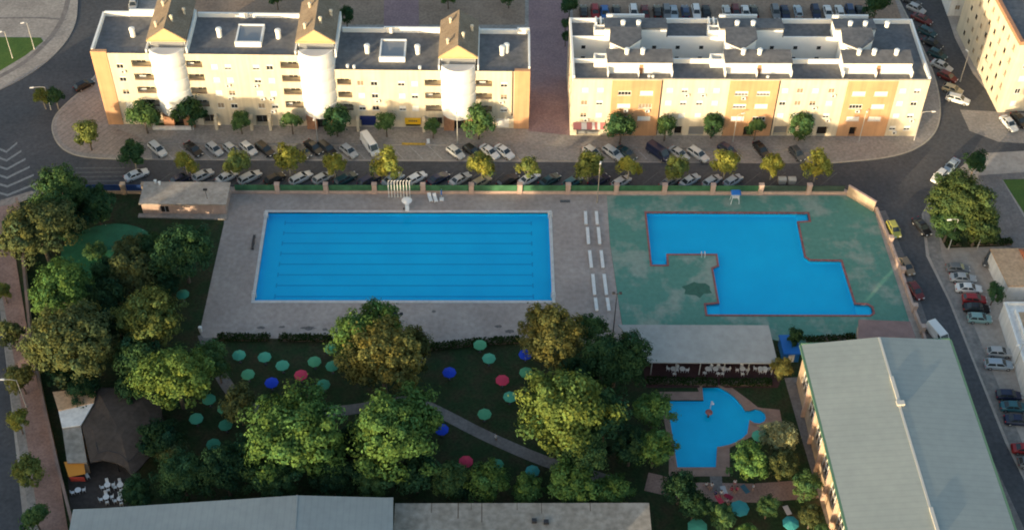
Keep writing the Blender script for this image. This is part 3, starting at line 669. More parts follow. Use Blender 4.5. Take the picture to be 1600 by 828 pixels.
parapet(RB, -.05,.35,.302,DR,ZR-.3,ZR+1.0); parapet(RB, L-.35,L+.05,.302,DR,ZR-.3,ZR+.95); parapet(RB, .352,L-.352,DR-.3,DR+.05,ZR-.3,ZR+.95)
parapet(RB, .36, 7.0, WELL0-.28, WELL0-.003, ZR-.1, ZR+.9)
for (a, b) in ((18.2,27.9),(40.0,49.3)): parapet(RB, a, b, WELL0-.3, WELL0-.003, ZR-.2, ZR+1.0); 
for (a, b) in ((.36,7.0),(18.2,28.2),(40.0,49.0)): parapet(RB, a, b, WELL1+.003, WELL1+.3, ZR-.2, ZR+.92)
for a, b in ((7, 14.2), (28.4, 35.6), (50, 56.8)): parapet(RB, a, b, DR-.35, DR+.1, ZR-.2, ZR+1.9)
for pi, (a, b, vents) in enumerate(((6.4, 18.1, (9.9, 12.8)), (27.8, 39.9, (31.2, 34.2)), (49.4, 62.0, (52.4, 55.2, 59.3)))):
    ph = MB(); ph.box(a, b, 2.2, WELL0-.01, ZR+.002, ZR+2.55); ph.box(a-.1, a+.12, .9, 2.2, ZR+.002, ZR+1.7); ph.box(b-.12, b+.1, .9, 2.2, ZR+.002, ZR+1.7); mid = a + (b-a)*.52
    ph.box(mid-.55, mid-.4, 1.0, 2.2, ZR+.002, ZR+1.5)
    P = ph.build('penthouse', M['stucco_white'], RB)
    q = MB(); q.hexa([(a-.15,2.05,ZR+2.56),(b+.15,2.05,ZR+2.56),(b+.15,WELL0+.1,ZR+2.9),(a-.15,WELL0+.1,ZR+2.9)], [(a-.15,2.05,ZR+2.7),(b+.15,2.05,ZR+2.7),(b+.15,WELL0+.1,ZR+3.05),(a-.15,WELL0+.1,ZR+3.05)]); q.build('penthouse_roof', M['roof_grey'], P)
    q = MB(); q.box(mid-.35, mid+.35, 2.12, 2.19, ZR+.02, ZR+2.1); q.build('penthouse_door', M['brick'], P)
    # rear penthouse on the far side of the light well
    c, d = a, (b-.2 if pi < 2 else 57.0); ph = MB(); ph.box(c, d, WELL1+.005, 15.2, ZR+.002, ZR+2.5); P2 = ph.build('penthouse', M['stucco_white'], RB)
    q = MB(); q.hexa([(c-.12,WELL1-.12,ZR+2.9),(d+.12,WELL1-.12,ZR+2.9),(d+.12,15.4,ZR+2.52),(c-.12,15.4,ZR+2.52)], [(c-.12,WELL1-.12,ZR+3.04),(d+.12,WELL1-.12,ZR+3.04),(d+.12,15.4,ZR+2.66),(c-.12,15.4,ZR+2.66)]); q.build('penthouse_roof', M['roof_grey'], P2)
    # stair core bridging the well
    pts = [(c+1.0, WELL1-.5), (c+6.4, WELL1-.5), (c+6.3, 8.2), (c+3.3, 5.2), (c+.6, 7.2)]
    q = MB(); q.prism(pts, 3.0, ZR+3.3, M['stucco_white']); core = q.build('stair_core', M['stucco_white'], RB)
    q = MB(); cxx = sum(p[0] for p in pts)/5; cyy = sum(p[1] for p in pts)/5
    q.prism([(cxx+(x-cxx)*1.06, cyy+(y-cyy)*1.06) for x, y in pts], ZR+3.305, ZR+3.5, M['roof_grey'], bottom=True); q.build('core_roof', M['roof_grey'], core)
    for u in vents:
        vent(RB, u, 4.4, ZR+2.85, 1.25, .46); vent(RB, u-.2, 12.6, ZR+2.9, 1.25, .46)
    # white roof hatches with a dark opening
    if pi < 2:
        for (hx, hy) in ((a-2.4, WELL0-1.5), (a-2.0, WELL1+.6)):
            q = MB(); z0 = ZR+.004
            q.box(hx, hx+2.3, hy, hy+.3, z0, z0+1.9); q.box(hx, hx+2.3, hy+1.5, hy+1.8, z0, z0+1.9); q.box(hx, hx+.3, hy+.3, hy+1.5, z0, z0+1.9); q.box(hx+2.0, hx+2.3, hy+.3, hy+1.5, z0, z0+1.9)
            ht = q.build('roof_hatch', M['stucco_white'], RB)
            q = MB(); q.box(hx+.3, hx+2.0, hy+.3, hy+1.5, z0, z0+.9); q.build('hatch_cover', M['metal_grey'], ht)
        q = MB(); q.box(a-1.6, a-1.3, 15.3, 17.2, ZR, ZR+1.6); q.box(a-.7, a-.4, 15.3, 17.2, ZR, ZR+1.6); q.build('chimney_stack', M['stucco_white'], RB)
for (u, v) in ((13.9,.9),(14.6,.8),(35.6,.8)): vent(RB, u, v, ZR, .7, .28)
m = MB()
for k in range(12): m.hexa([(.5+k*.5,-1.2,2.5),(1.0+k*.5,-1.2,2.5),(1.0+k*.5,-.02,3.2),(.5+k*.5,-.02,3.2)], [(.5+k*.5,-1.2,2.56),(1.0+k*.5,-1.2,2.56),(1.0+k*.5,-.02,3.26),(.5+k*.5,-.02,3.26)], M['awning_red' if k in (0,1,2,5,6,8,10,11) else 'awning_white'])
m.build('shop_awning', M['awning_red'], RB)
for k in range(3):
    for z in (5, 8, 11):
        m = MB(); y = 2.5 + k*5.2; m.box(-.06, -.01, y-.6, y+.6, z-.55, z+.55, M['frame_white']); m.box(-.08, -.06, y-.5, y+.5, z-.45, z+.45, M['shutter_brown']); m.build('side_window', M['frame_white'], RB)

# ---- tall corner block at the right edge
RC = empty('apartment_building', (137.4, 48.7, 0), 0, 'tall cream corner block with rows of small windows and orange cornice', 'building')
H = 16.6; slope = (136.0-137.4)/(65.6-48.7)
rc = Matrix.Rotation(math.atan(-slope), 4, 'Z')
RC.rotation_euler = (0, 0, math.atan(-slope))
m = MB(); m.poly([(0,26,0),(0,0,0),(0,0,H),(0,26,H)]); facade(m, 0, 22, 0, H, [], None); m.poly([(22,0,0),(22,26,0),(22,26,H),(22,0,H)]); m.poly([(22,26,0),(0,26,0),(0,26,H),(22,26,H)]); m.build('wall', M['cream'], RC)
m = MB(); m.poly([(0,0,H),(22,0,H),(22,26,H),(0,26,H)]); m.build('roof', M['roof_grey'], RC)
m = MB(); m.box(-.35,.4,-.35,26.3,H-.1,H+.7); m.box(.4,22.3,-.35,.4,H-.1,H+.7); m.build('cornice', M['brick'], RC)
for k in range(5):
    for j in range(8):
        y = 1.8 + j*2.9; z = 2.2 + k*3.05
        m = MB(); m.box(-.06,-.005,y-.42,y+.42,z-.6,z+.6,M['cream']); m.box(-.09,-.06,y-.34,y+.34,z-.52,z+.52,M['glass_dark'] if rr.random() < .35 else M['shutter_brown']); m.box(-.16,-.005,y-.6,y+.6,z-.78,z-.71,M['cream']); m.build('window', M['glass_dark'], RC)
    for u in (2.5, 6.0, 10, 14):
        window(RC, u, 2.2 + k*3.05, 1.1, 1.2, -.12, 'shutter_white', rr.choice([1,.6,0]))
m = MB(); 
for k in range(4): m.box(8, 9.5, 6+k*2, 7+k*2, H, H+1.1)
m.build('roof_vent', M['stucco_white'], RC)
WB = empty('apartment_building', (134.4, 79.2, 0), 0, 'grey white low block standing behind the tall corner block', 'building')
m = MB(); m.box(0, 14, 0, 16, 0, 8); m.build('wall', M['wall_white'], WB)
m = MB(); m.box(-.2, 14.2, -.2, 16.2, 8.003, 8.3); m.build('roof', M['roof_grey'], WB)
for k in range(2):
    for j in range(5): window(WB, 1.6 + j*2.7, 2.2 + k*3, 1.0, 1.2, -.12, 'shutter_brown', rr.choice([1,0,.5]))

# ---- sports hall, lower right
SH = empty('sports_hall', (88.7, -17.7, 0), R_(2.45), 'large sports hall with pale ribbed low pitched metal roof beside the road', 'building')
W_, LN = 22.5, 70.0; ze, za = 9.0, 10.15
m = MB()
for sgn in (0, 1):
    if sgn == 0: q = [(-.5,.5,ze-.05),(-.5,-LN,ze-.05),(W_/2+.2,-LN,za),(W_/2+.2,.5,za)]
    else: q = [(W_/2+.2,.5,za),(W_/2+.2,-LN,za),(W_+.4,-LN,ze-.05),(W_+.4,.5,ze-.05)]
    m.hexa(q, [(x,y,z+.18) for x,y,z in q])
m.build('roof', M['sheet_metal'], SH)
m = MB(); m.box(W_/2+.05, W_/2+.4, -LN, .4, za+.17, za+.24); m.box(W_/2+.0, W_/2+.5, -12.2, -7.5, za+.2, za+.5); m.box(W_/2-.2, W_/2+1.0, -13.0, -12.2, za+.2, za+.6); m.box(W_/2+.0, W_/2+.5, -36, -31, za+.2, za+.5); m.build('ridge_cap', M['galvanised'], SH)
m = MB(); m.box(-.85, -.5, -LN, .5, ze-.25, ze+.12); m.build('gutter', M['gutter_green'], SH)
m = MB(); m.box(W_+.4, W_+.75, -LN, .5, ze-.25, ze+.12); m.build('gutter', M['gutter_green'], SH)
m = MB(); m.box(-.6, W_+.5, .5, .75, ze-.3, ze+.25); m.build('fascia', M['gutter_green'], SH)
m = MB(); holes = []
for k in range(13): holes.append((2+k*5.2, 5.6+k*5.2, 2.6, 6.2, .3))
mm = MB(); facade(mm, 0, LN, 0, ze-.1, holes, None)
m.mesh([(y, -x, z) for x, y, z in mm.v], mm.f)      # left wall, facing -x
m.poly([(0,0,0),(0,0,ze-.1),(W_,0,ze-.1),(W_,0,0)]); m.poly([(W_,0,0),(W_,0,ze-.1),(W_,-LN,ze-.1),(W_,-LN,0)])
m.poly([(0,0,ze-.1),(W_/2,0,za),(W_,0,ze-.1)]); m.poly([(0,-LN,ze-.1),(W_/2,-LN,za),(W_,-LN,ze-.1)]); m.poly([(0,-LN,0),(W_,-LN,0),(W_,-LN,ze-.1),(0,-LN,ze-.1)])
m.build('wall', M['wall_tan'], SH)
for k in range(13):
    y0 = -(2+k*5.2); m = MB(); m.box(.24, .3, y0-3.6, y0, 2.6, 6.2, M['glass_dark'])
    for j in range(4): m.box(.14, .24, y0-3.6+j*1.2-.04+.0, y0-3.6+j*1.2+.04, 2.6, 6.2, M['white_metal'])
    m.box(.14, .24, y0-3.55, y0-.05, 4.35, 4.45, M['white_metal']); m.build('window', M['glass_dark'], SH)
    m = MB(); m.box(-.6, -.02, y0-4.75, y0-4.45, 0, ze-.3); m.build('buttress', M['wall_pink'], SH)

# ---- gabled hall and flat hall along the bottom edge
BH = empty('market_hall', (-19.0, -47.1, 0), R_(2.45), 'pale ribbed metal roofed hall along the bottom edge of the photo', 'building')
m = MB(); q1 = [(-.3,.3,8),(-.3,-30,8),(31.3,-30,9.6),(31.3,.3,9.6)]; m.hexa(q1, [(x,y,z+.15) for x,y,z in q1]); q2 = [(31.3,.3,9.6),(31.3,-30,9.6),(44.8,-30,8.1),(44.8,.3,8.1)]; m.hexa(q2, [(x,y,z+.15) for x,y,z in q2]); m.build('roof', M['sheet_metal_light'], BH)
m = MB(); m.box(31.2, 31.45, -30, .3, 9.74, 9.82); m.build('ridge_cap', M['sheet_metal_light'], BH)
m = MB(); m.prism([(0,0),(44.4,0),(44.4,-29.8),(0,-29.8)], 0, 7.95, M['wall_tan']); m.mesh([(0,0,7.95),(44.4,0,7.95),(31.3,0,9.55)], [(0,2,1)]); m.build('wall', M['wall_tan'], BH)
m = MB(); m.box(-.3, 44.8, .3, .5, 7.7, 8.05); m.build('gutter', M['galvanised'], BH)
FH = empty('flat_hall', (25.9, -44.6, 0), 0, 'flat roofed hall with stained brown grey roof at the bottom centre', 'building')
m = MB(); m.box(0, 36.4, -25, 0, 0, 5.8); m.build('wall', M['wall_tan'], FH)
m = MB(); m.box(-.02, 36.6, -25.2, .25, 5.803, 6.05); m.build('roof', M['roof_stained'], FH)
m = MB()
for (x, ln, wd) in ((5.2,1.6,.12),(9.0,2.6,.18),(10.9,1.1,.1),(12.4,3.2,.16),(17.5,1.2,.1),(21,1.8,.12),(28,1.4,.14)): m.box(x, x+wd, .24-ln, .24, 6.05, 6.056)
m.build('rust_streak', M['bark'], FH)
m = MB(); m.box(19.6, 20.3, -3.2, -2.6, 6.051, 6.5); m.box(21.3, 22.0, -3.4, -2.8, 6.051, 6.5); m.build('roof_vent', M['steel_dark'], FH)

# ---- small pink changing house by the lane pool
CH = empty('changing_house', (-22.0, 20.5, 0), R_(-.4), 'small pink flat roofed changing house by the street fence', 'building')
m = MB(); facade(m, 0, 14.8, 0, 2.75, [(3.3,4.7,.5,2.1,.3)], None); m.poly([(0,5,0),(0,0,0),(0,0,2.75),(0,5,2.75)]); m.poly([(14.8,0,0),(14.8,5,0),(14.8,5,2.75),(14.8,0,2.75)]); m.poly([(14.8,5,0),(0,5,0),(0,5,2.75),(14.8,5,2.75)]); m.build('wall', M['wall_pink'], CH)
m = MB(); m.box(-.3, 15.1, -.35, 5.3, 2.753, 3.0); m.build('roof', M['roof_pinkish'], CH)
m = MB(); m.box(3.3, 4.7, .24, .3, .5, 2.1, M['dark_opening']); m.box(3.97,4.03,.18,.24,.5,2.1,M['frame_white']); m.build('window', M['dark_opening'], CH)
m = MB(); m.box(7.4, 8.5, -.04, -.003, 1.9, 2.15); m.build('vent_grille', M['steel_dark'], CH)
m = MB(); m.prism([(-.8,-.9),(15.0,-1.3),(15.0,-.02),(-.8,-.02)], .0, .3); m.build('plinth', M['asphalt_light'], CH)
for (x, y) in ((1.8,5.0),(2.6,4.6)): m = MB(); m.lathe([(.2,0),(.2,.6),(.3,.6),(0,.8)], 8, (x,y,3.0)); m.build('roof_vent', M['stucco_white'], CH)
m = MB(); m.tube((11.6,1.0,3.0),(11.5,.9,5.2),.05,.05,6); m.box(11.2,11.9,.75,1.05,5.2,5.55); m.build('floodlight', M['steel_dark'], CH)

# ---- pink annex behind the hall, houses to the right
AN = empty('annex', (98.9, -12.9, 0), R_(0), 'low pink flat roofed annex between pool deck and sports hall', 'building')
m = MB(); m.prism([(0.2,0),(1.3,5.8),(9.4,5.4),(9.7,0)], 0, 2.95); m.build('wall', M['wall_pink'], AN)
m = MB(); m.prism([(0,-.2),(1.15,6.0),(9.55,5.6),(9.95,-.2)], 2.953, 3.2, bottom=True); m.build('roof', M['annex_roof'], AN)
m = MB(); m.box(1.0, 1.1, 2.0, 3.0, .1, 2.1); m.build('door', M['dark_opening'], AN)
H1 = empty('house', (126.6, 0.2, 0), R_(0), 'white walled house with flat tan roof and red tiled corner', 'house')
m = MB(); m.prism([(0,0),(-1.0,8.2),(14,8.6),(14,0)], 0, 3.6); m.build('wall', M['wall_white'], H1)
m = MB(); m.prism([(-.25,-.25),(-1.25,8.4),(14.3,8.8),(14.3,-.25)], 3.603, 3.85, bottom=True); m.build('roof', M['roof_terracotta'], H1)
m = MB(); m.hexa([(4.2,3.2,3.85),(14,3.2,3.85),(14,8.4,3.85),(3.6,8.4,3.85)], [(4.6,5.6,4.9),(14,5.6,4.9),(14,6.0,4.9),(4.5,6.0,4.9)]); m.build('tiled_roof', M['tile_red'], H1)
m = MB(); m.box(1.0, 2.2, -.05, -.003, .9, 2.1, M['frame_white']); m.box(3.6, 4.6, -.05, -.003, 0, 2.1, M['bark']); m.build('door', M['bark'], H1)
H2 = empty('house', (124.7, -17.0, 0), 0, 'long white walled house below the tan roofed house at the right edge', 'house')
m = MB(); m.prism([(-.1,-8),(0,13.2),(14,13.2),(14,-8)], 0, 3.6); m.build('wall', M['wall_white'], H2)
m = MB(); m.prism([(1.6,-7.8),(1.7,11.2),(13.8,11.2),(13.8,-7.8)], 3.603, 3.8); m.build('roof', M['roof_terracotta'], H2)
m = MB(); m.box(-.15,.2,-8,13.2,3.6,4.1); m.box(1.25,1.6,-8,11.5,3.6,4.3); m.box(.2,14,12.9,13.25,3.6,4.1); m.build('parapet', M['wall_white'], H2)

# ---- terrace canopy over the bar tables
CN = empty('canopy_building', (60.4, -8.3, 0), R_(.0), 'long flat grey canopy roof over the pool bar terrace', 'canopy')
roofp = [(0,0),(24.6,-.1),(25.0,-8.1),(4.4,-7.9)]
m = MB(); m.prism(roofp, 3.3, 3.52, bottom=True); m.build('roof', M['canopy_grey'], CN)
m = MB(); m.prism([(1,-.3),(24.2,-.4),(24.4,-3.6),(3.0,-3.5)], 0, 3.29); m.build('bar_wall', M['brick'], CN)
for k in range(6): x = 5.0 + k*3.9; m = MB(); m.tube((x,-7.6,0),(x,-7.6,3.3),.09,.09,8); m.build('post', M['galvanised'], CN)

# ---- snack bar and its round shade roof, lower left
SB = empty('snack_bar', (-25.5, -29.0, 0), 0, 'tan and white roofed snack bar by the left park wall', 'building')
def loc(px, z): p = G(px[0], px[1], z); return (p.x+25.5, p.y+29.0)
A = [loc(p, 3.6) for p in ((82,612),(149,605),(147,628),(91,641))]; Bq = [loc(p, 3.4) for p in ((91,641),(147,628),(126,664),(97,668))]; Cq = [loc(p, 3.1) for p in ((97,668),(126,664),(136,722),(105,723))]
for pts, z, mt in ((A,3.6,'roof_terracotta'),(Bq,3.4,'wall_white'),(Cq,3.1,'roof_stained')):
    cx_ = sum(p[0] for p in pts)/4; cy_ = sum(p[1] for p in pts)/4
    m = MB(); m.prism([(cx_+(x-cx_)*.94, cy_+(y-cy_)*.94) for x,y in pts], 0, z-.2); m.build('wall', M['wall_tan'], SB)
    m = MB(); m.prism(pts, z-.197, z, bottom=True); m.build('roof', M[mt], SB)
e = [loc(p, 0) for p in ((106,738),(136,734),(138,752),(112,757))]
m = MB(); m.hexa([(*e[3],2.0),(*e[2],2.0),(*e[1],2.7),(*e[0],2.7)], [(*e[3],2.06),(*e[2],2.06),(*e[1],2.76),(*e[0],2.76)]); m.build('awning', M['sign_orange'], SB)
m = MB(); m.box(e[3][0]+.1, e[2][0]-.1, e[3][1]-.08, e[3][1]+.02, 1.0, 2.0); m.build('sign_board', M['sign_red'], SB)
DS = empty('shade_roof', (-17, -28, 0), 0, 'big round brown shade roof beside the snack bar', 'canopy')
sp = [G(x, y, 3.2) for x, y in ((150,607),(200,605),(236,612),(253,640),(252,680),(238,708),(216,734),(205,742),(196,730),(180,722),(160,718),(141,722),(136,700),(128,666),(147,634))]
m = MB(); q = [(p.x+17, p.y+28) for p in sp]; cxx = sum(p[0] for p in q)/len(q); cyy = sum(p[1] for p in q)/len(q); n_ = len(q); vs = []
for k, z in ((1, 2.95), (1, 3.2), (.72, 3.75), (.40, 4.15), (.10, 4.35)): vs += [(cxx+(x-cxx)*k, cyy+(y-cyy)*k, z) for x, y in q]
m.mesh(vs, [(r*n_+i, (r+1)*n_+i, (r+1)*n_+(i+1)%n_, r*n_+(i+1)%n_) for r in range(4) for i in range(n_)] + [tuple(range(4*n_, 5*n_))[::-1], tuple(range(n_))]); m.build('roof', M['shade_brown'], DS)
m = MB()
for k, z in ((.72, 3.76),):
    rr_ = [(cxx+(x-cxx)*k, cyy+(y-cyy)*k, z) for x, y in q]; m.path(rr_[3:13], .06, 5)
m.build('roof_seam', M['steel_dark'], DS)
for i in (0, 2, 4, 6, 9, 12): p = sp[i]; m = MB(); x, y = (p.x+17)*.93, (p.y+28)*.93; m.tube((x,y,0),(x,y,3.05),.1,.1,8); m.build('post', M['steel_dark'], DS)
DT = empty('round_tent', (-25.8, 9.8, 0), 0, 'large round green tent roof half hidden among the left trees', 'tent')
m = MB(); N = 28
ring = lambda r, z: [(r*math.cos(2*PI*i/N), r*.82*math.sin(2*PI*i/N), z) for i in range(N)]
vs = ring(8.2, 1.7) + ring(4.2, 2.25) + ring(.5, 2.7) + ring(8.2, 1.4)
fs = [(k*N+i, k*N+(i+1)%N, (k+1)*N+(i+1)%N, (k+1)*N+i) for k in range(2) for i in range(N)] + [(3*N+i, 3*N+(i+1)%N, (i+1)%N, i) for i in range(N)] + [tuple(range(2*N,3*N))]
m.mesh(vs, fs); m.build('canopy', M['tent_green'], DT)
for i in range(0, N, 4): x, y = 7.9*math.cos(2*PI*i/N), 6.5*math.sin(2*PI*i/N); m = MB(); m.tube((x,y,0),(x,y,1.75),.07,.07,6); m.build('pole', M['galvanised'], DT)

# ---- walls and fences
def run(m, a, b, t, z0, z1, mt=None):
    a = Vector((a[0],a[1],0)); b = Vector((b[0],b[1],0)); d = (b-a).normalized(); n = Vector((-d.y,d.x,0))*t/2
    m.prism([((a-n).x,(a-n).y),((b-n).x,(b-n).y),((b+n).x,(b+n).y),((a+n).x,(a+n).y)], z0, z1, mt)
FN = empty('pool_fence', (-7, 26.05, 0), 0, 'green mesh fence on a low pink wall with square pillars along the street', 'fence')
m = MB(); m.box(0, 111.3, -.2, .2, 0, .65); m.build('low_wall', M['wall_pink'], FN)
xs = [8.25 + 8.73*k for k in range(12)]
for k, x in enumerate(xs):
    m = MB(); m.box(x-.42, x+.42, -.35, .35, .0, 2.25); m.box(x-.48, x+.48, -.41, .41, 2.25, 2.4); m.build('pillar', M['wall_pink'], FN)
ends = [0.1] + xs + [111.2]
for a, b in zip(ends[:-1], ends[1:]):
    m = MB(); m.box(a+.5, b-.5, -.03, .03, .66, 2.0); p_ = m.build('mesh_panel', M['mesh_dark' if a > 88 else 'mesh_green'], FN)
    m = MB()
    for j in range(4): x = a+.6+(b-a-1.2)*j/3; m.tube((x,.06,.6),(x,.06,2.06),.03,.03,5)
    m.build('panel_post', M['steel_dark'], p_)
FL = empty('street_fence', (-35, 25.9, 0), 0, 'blue sheeted fence on a low wall left of the changing house', 'fence')
m = MB(); m.box(-3, 12.6, -.2, .2, 0, .7); m.build('low_wall', M['wall_tan'], FL)
m = MB(); m.box(-2.9, 8.2, -.03, .03, .71, 2.1); m.build('sheet_panel', M['tarp_blue'], FL)
m = MB(); m.box(9.2, 12.0, -.03, .03, .71, 2.1); m.build('sheet_panel', M['tarp_blue'], FL)
for x in (8.7, 12.5): m = MB(); m.box(x-.42, x+.42, -.4, .4, 0, 2.3); m.box(x-.47, x+.47, -.45, .45, 2.3, 2.45); m.build('pillar', M['wall_tan'], FL)
CW = empty('corner_wall', (104.3, 25.7, 0), 0, 'tall pale plastered wall cutting the street corner of the pool grounds', 'wall')
m = MB(); run(m, (0,0), (4.1,-4.2), .3, 0, 2.4); m.build('wall', M['wall_tan'], CW)
m = MB(); run(m, (-.05,.05), (4.15,-4.25), .42, 2.402, 2.5); m.build('coping', M['wall_pink'], CW)
rf = [G(x,y) for x,y in ((1368,329),(1390,381),(1408,430),(1427,487),(1440,520),(1446,541))]
RF = empty('road_fence', (rf[0].x, rf[0].y, 0), 0, 'low pink wall with square pillars beside the right road', 'fence')
rl = [(p.x-rf[0].x, p.y-rf[0].y) for p in rf]
m = MB()
for a, b in zip(rl[:-1], rl[1:]): run(m, a, b, .4, 0, .9)
m.build('low_wall', M['wall_pink'], RF)
for i, p in enumerate(rl[1:-1]):
    m = MB(); m.box(p[0]-.36, p[0]+.36, p[1]-.36, p[1]+.36, 0, 1.7); m.box(p[0]-.42, p[0]+.42, p[1]-.42, p[1]+.42, 1.7, 1.85); m.build('pillar', M['wall_pink'], RF)
pw = [G(x,y) for x,y in ((30,322),(40,420),(52,540),(72,640),(96,745),(120,840),(135,900))]
PW = empty('park_wall', (pw[3].x, pw[3].y, 0), 0, 'pale wall along the red footway at the left park edge', 'wall')
m = MB()
for a, b in zip(pw[:-1], pw[1:]): run(m, (a.x-pw[3].x, a.y-pw[3].y), (b.x-pw[3].x, b.y-pw[3].y), .3, 0, 2.0)
m.build('wall', M['wall_tan'], PW)
m = MB()
for a, b in zip(pw[:-1], pw[1:]): run(m, (a.x-pw[3].x, a.y-pw[3].y), (b.x-pw[3].x, b.y-pw[3].y), .42, 2.003, 2.1)
m.build('coping', M['coping_tan'], PW)
PL = G(271, 203); PLW = empty('planter_wall', (PL.x, PL.y, .13), 0, 'low pale planter wall before the left apartment entrance', 'wall')
m = MB(); m.box(-3.8,3.8,-.2,.2,0,.7); m.box(-3.8,-3.4,.2,1.4,0,.7); m.box(3.4,3.8,.2,1.4,0,.7); m.build('wall', M['wall_white'], PLW)
m = MB(); m.box(-3.38,3.38,.21,1.3,0,.5); m.build('soil', M['lawn'], PLW)

# ---- blocks added out of view, south and west, to throw evening shade over the park
def shade_block(x, y, wd, dp, h, rz, label):
    root = empty('apartment_building', (x, y, 0), R_(rz), label, 'building')
    m = MB(); hs = []
    for k in range(int((h-2)/3)):
        for j in range(int(wd/4)): hs.append((1.4+j*4, 2.8+j*4, 1.2+k*3, 2.4+k*3, .2))
    facade(m, 0, wd, 0, h, hs, None); m.poly([(0,dp,0),(0,0,0),(0,0,h),(0,dp,h)]); m.poly([(wd,0,0),(wd,dp,0),(wd,dp,h),(wd,0,h)]); m.poly([(wd,dp,0),(0,dp,0),(0,dp,h),(wd,dp,h)]); m.build('wall', M['cream'], root)
    m = MB(); m.box(-.2, wd+.2, -.2, dp+.2, h+.003, h+.4); m.build('roof', M['roof_grey'], root)
    m = MB()
    for q in hs: m.box(q[0], q[1], .21, .25, q[2], q[3])
    m.build('glazing', M['glass_dark'], root)
shade_block(-86, -86.5, 116, 12, 14.5, 1.5, 'long cream block added unseen south of the park to shade it')
shade_block(-98, -70, 14, 74, 12, 0, 'cream block added unseen west of the left road to shade the park')
# ------------------------------------------------------------------ trees and planting
def crown_mesh(seed, n_clump, n_leaf, leaf, rz=.78, spread=.3, spiky=0.0):
    g = np.random.default_rng(seed)
    # clump centres: spread through the crown, most of them near its uneven surface
    d = g.normal(size=(n_clump, 3)); d /= np.linalg.norm(d, axis=1)[:, None]; d[:, 2] = np.where(d[:, 2] < -.45, -d[:, 2], d[:, 2])
    lob = 1 + .20*np.sin(d[:, 0]*3.1 + seed) * np.cos(d[:, 1]*2.7 + seed*1.7) + .12*g.normal(size=n_clump)
    rad = np.minimum(g.uniform(.42, .86, n_clump) * lob, .93)
    cc = d * rad[:, None]; cr = g.uniform(.6, 1.25, n_clump) * spread
    ctint = np.clip(g.normal(1, .16, n_clump), .65, 1.4); chue = g.normal(0, .08, n_clump)
    k = g.integers(0, n_clump, n_leaf)
    o = g.normal(size=(n_leaf, 3)); o /= np.linalg.norm(o, axis=1)[:, None]; o *= (g.uniform(.25, 1, n_leaf) ** .45 * np.where(g.random(n_leaf) < .20, g.uniform(1, 1.75, n_leaf), 1))[:, None]
    if spiky: o[:, 2] *= 1.5
    p = cc[k] + o * cr[k][:, None]; p[:, 2] *= rz
    nrm = o * .8 + p / (np.linalg.norm(p, axis=1)[:, None] + .1) * .6 + np.array([0,0,.25]) + g.normal(size=(n_leaf, 3)) * .30
    nrm /= np.linalg.norm(nrm, axis=1)[:, None]
    t = np.cross(nrm, g.normal(size=(n_leaf, 3))); t /= np.linalg.norm(t, axis=1)[:, None]; b = np.cross(nrm, t)
    s = leaf * g.uniform(.65, 1.3, n_leaf)[:, None]
    v = np.stack([p - t*s*.62, p - b*s*.42 + nrm*s*.08, p + t*s*.62, p + b*s*.42 + nrm*s*.08], 1).reshape(-1, 3)
    me = bpy.data.meshes.new('crown'); n = n_leaf
    me.vertices.add(4*n); me.vertices.foreach_set('co', v.ravel().astype(np.float32)); me.loops.add(4*n); me.loops.foreach_set('vertex_index', np.arange(4*n, dtype=np.int32))
    me.polygons.add(n); me.polygons.foreach_set('loop_start', np.arange(0, 4*n, 4, dtype=np.int32)); me.polygons.foreach_set('loop_total', np.full(n, 4, dtype=np.int32))
    me.update(); me.validate()
    ti = ctint[k] * np.clip(g.normal(1, .14, n), .6, 1.5); hu = chue[k] + g.normal(0, .05, n)
    col = np.stack([ti*(1+hu), ti, ti*(1-hu*1.2), np.ones(n)], 1).repeat(4, 0)
    ca = me.color_attributes.new('tint', 'FLOAT_COLOR', 'CORNER'); ca.data.foreach_set('color', col.ravel().astype(np.float32))
    me.materials.append(M['foliage']); return me
CROWN = {'S': [crown_mesh(11+i, 34, 3400, .135, 1.0, .32) for i in range(4)],
         'M': [crown_mesh(31+i, 85, 7000, .080, .82, .21) for i in range(4)],
         'L': [crown_mesh(51+i, 190, 16000, .052, .76, .155) for i in range(5)],
         'W': [crown_mesh(71+i, 190, 16000, .052, .82, .14, 1.0) for i in range(3)]}
def trunk_mesh(seed, h, r0, limbs, reach):
    g = random.Random(seed); m = MB(); k = Vector((g.uniform(-.1,.1)*h*.3, g.uniform(-.1,.1)*h*.3, h*.55)); top = k + Vector((g.uniform(-.1,.1), g.uniform(-.1,.1), h*.42))
    m.tube((0,0,-.1), k, r0, r0*.75, 7); m.tube(k, top, r0*.75, r0*.4, 7)
    for i in range(limbs):
        a = 2*PI*i/limbs + g.uniform(-.4,.4); q = k.lerp(top, g.uniform(.0,.9)); e = q + Vector((math.cos(a)*reach*g.uniform(.5,.9), math.sin(a)*reach*g.uniform(.5,.9), reach*g.uniform(.3,.7))); mid = q.lerp(e,.5) + Vector((0,0,.12*reach))
        m.tube(q, mid, r0*.42, r0*.28, 5); m.tube(mid, e, r0*.28, r0*.1, 5)
    return m
ntree = [0]
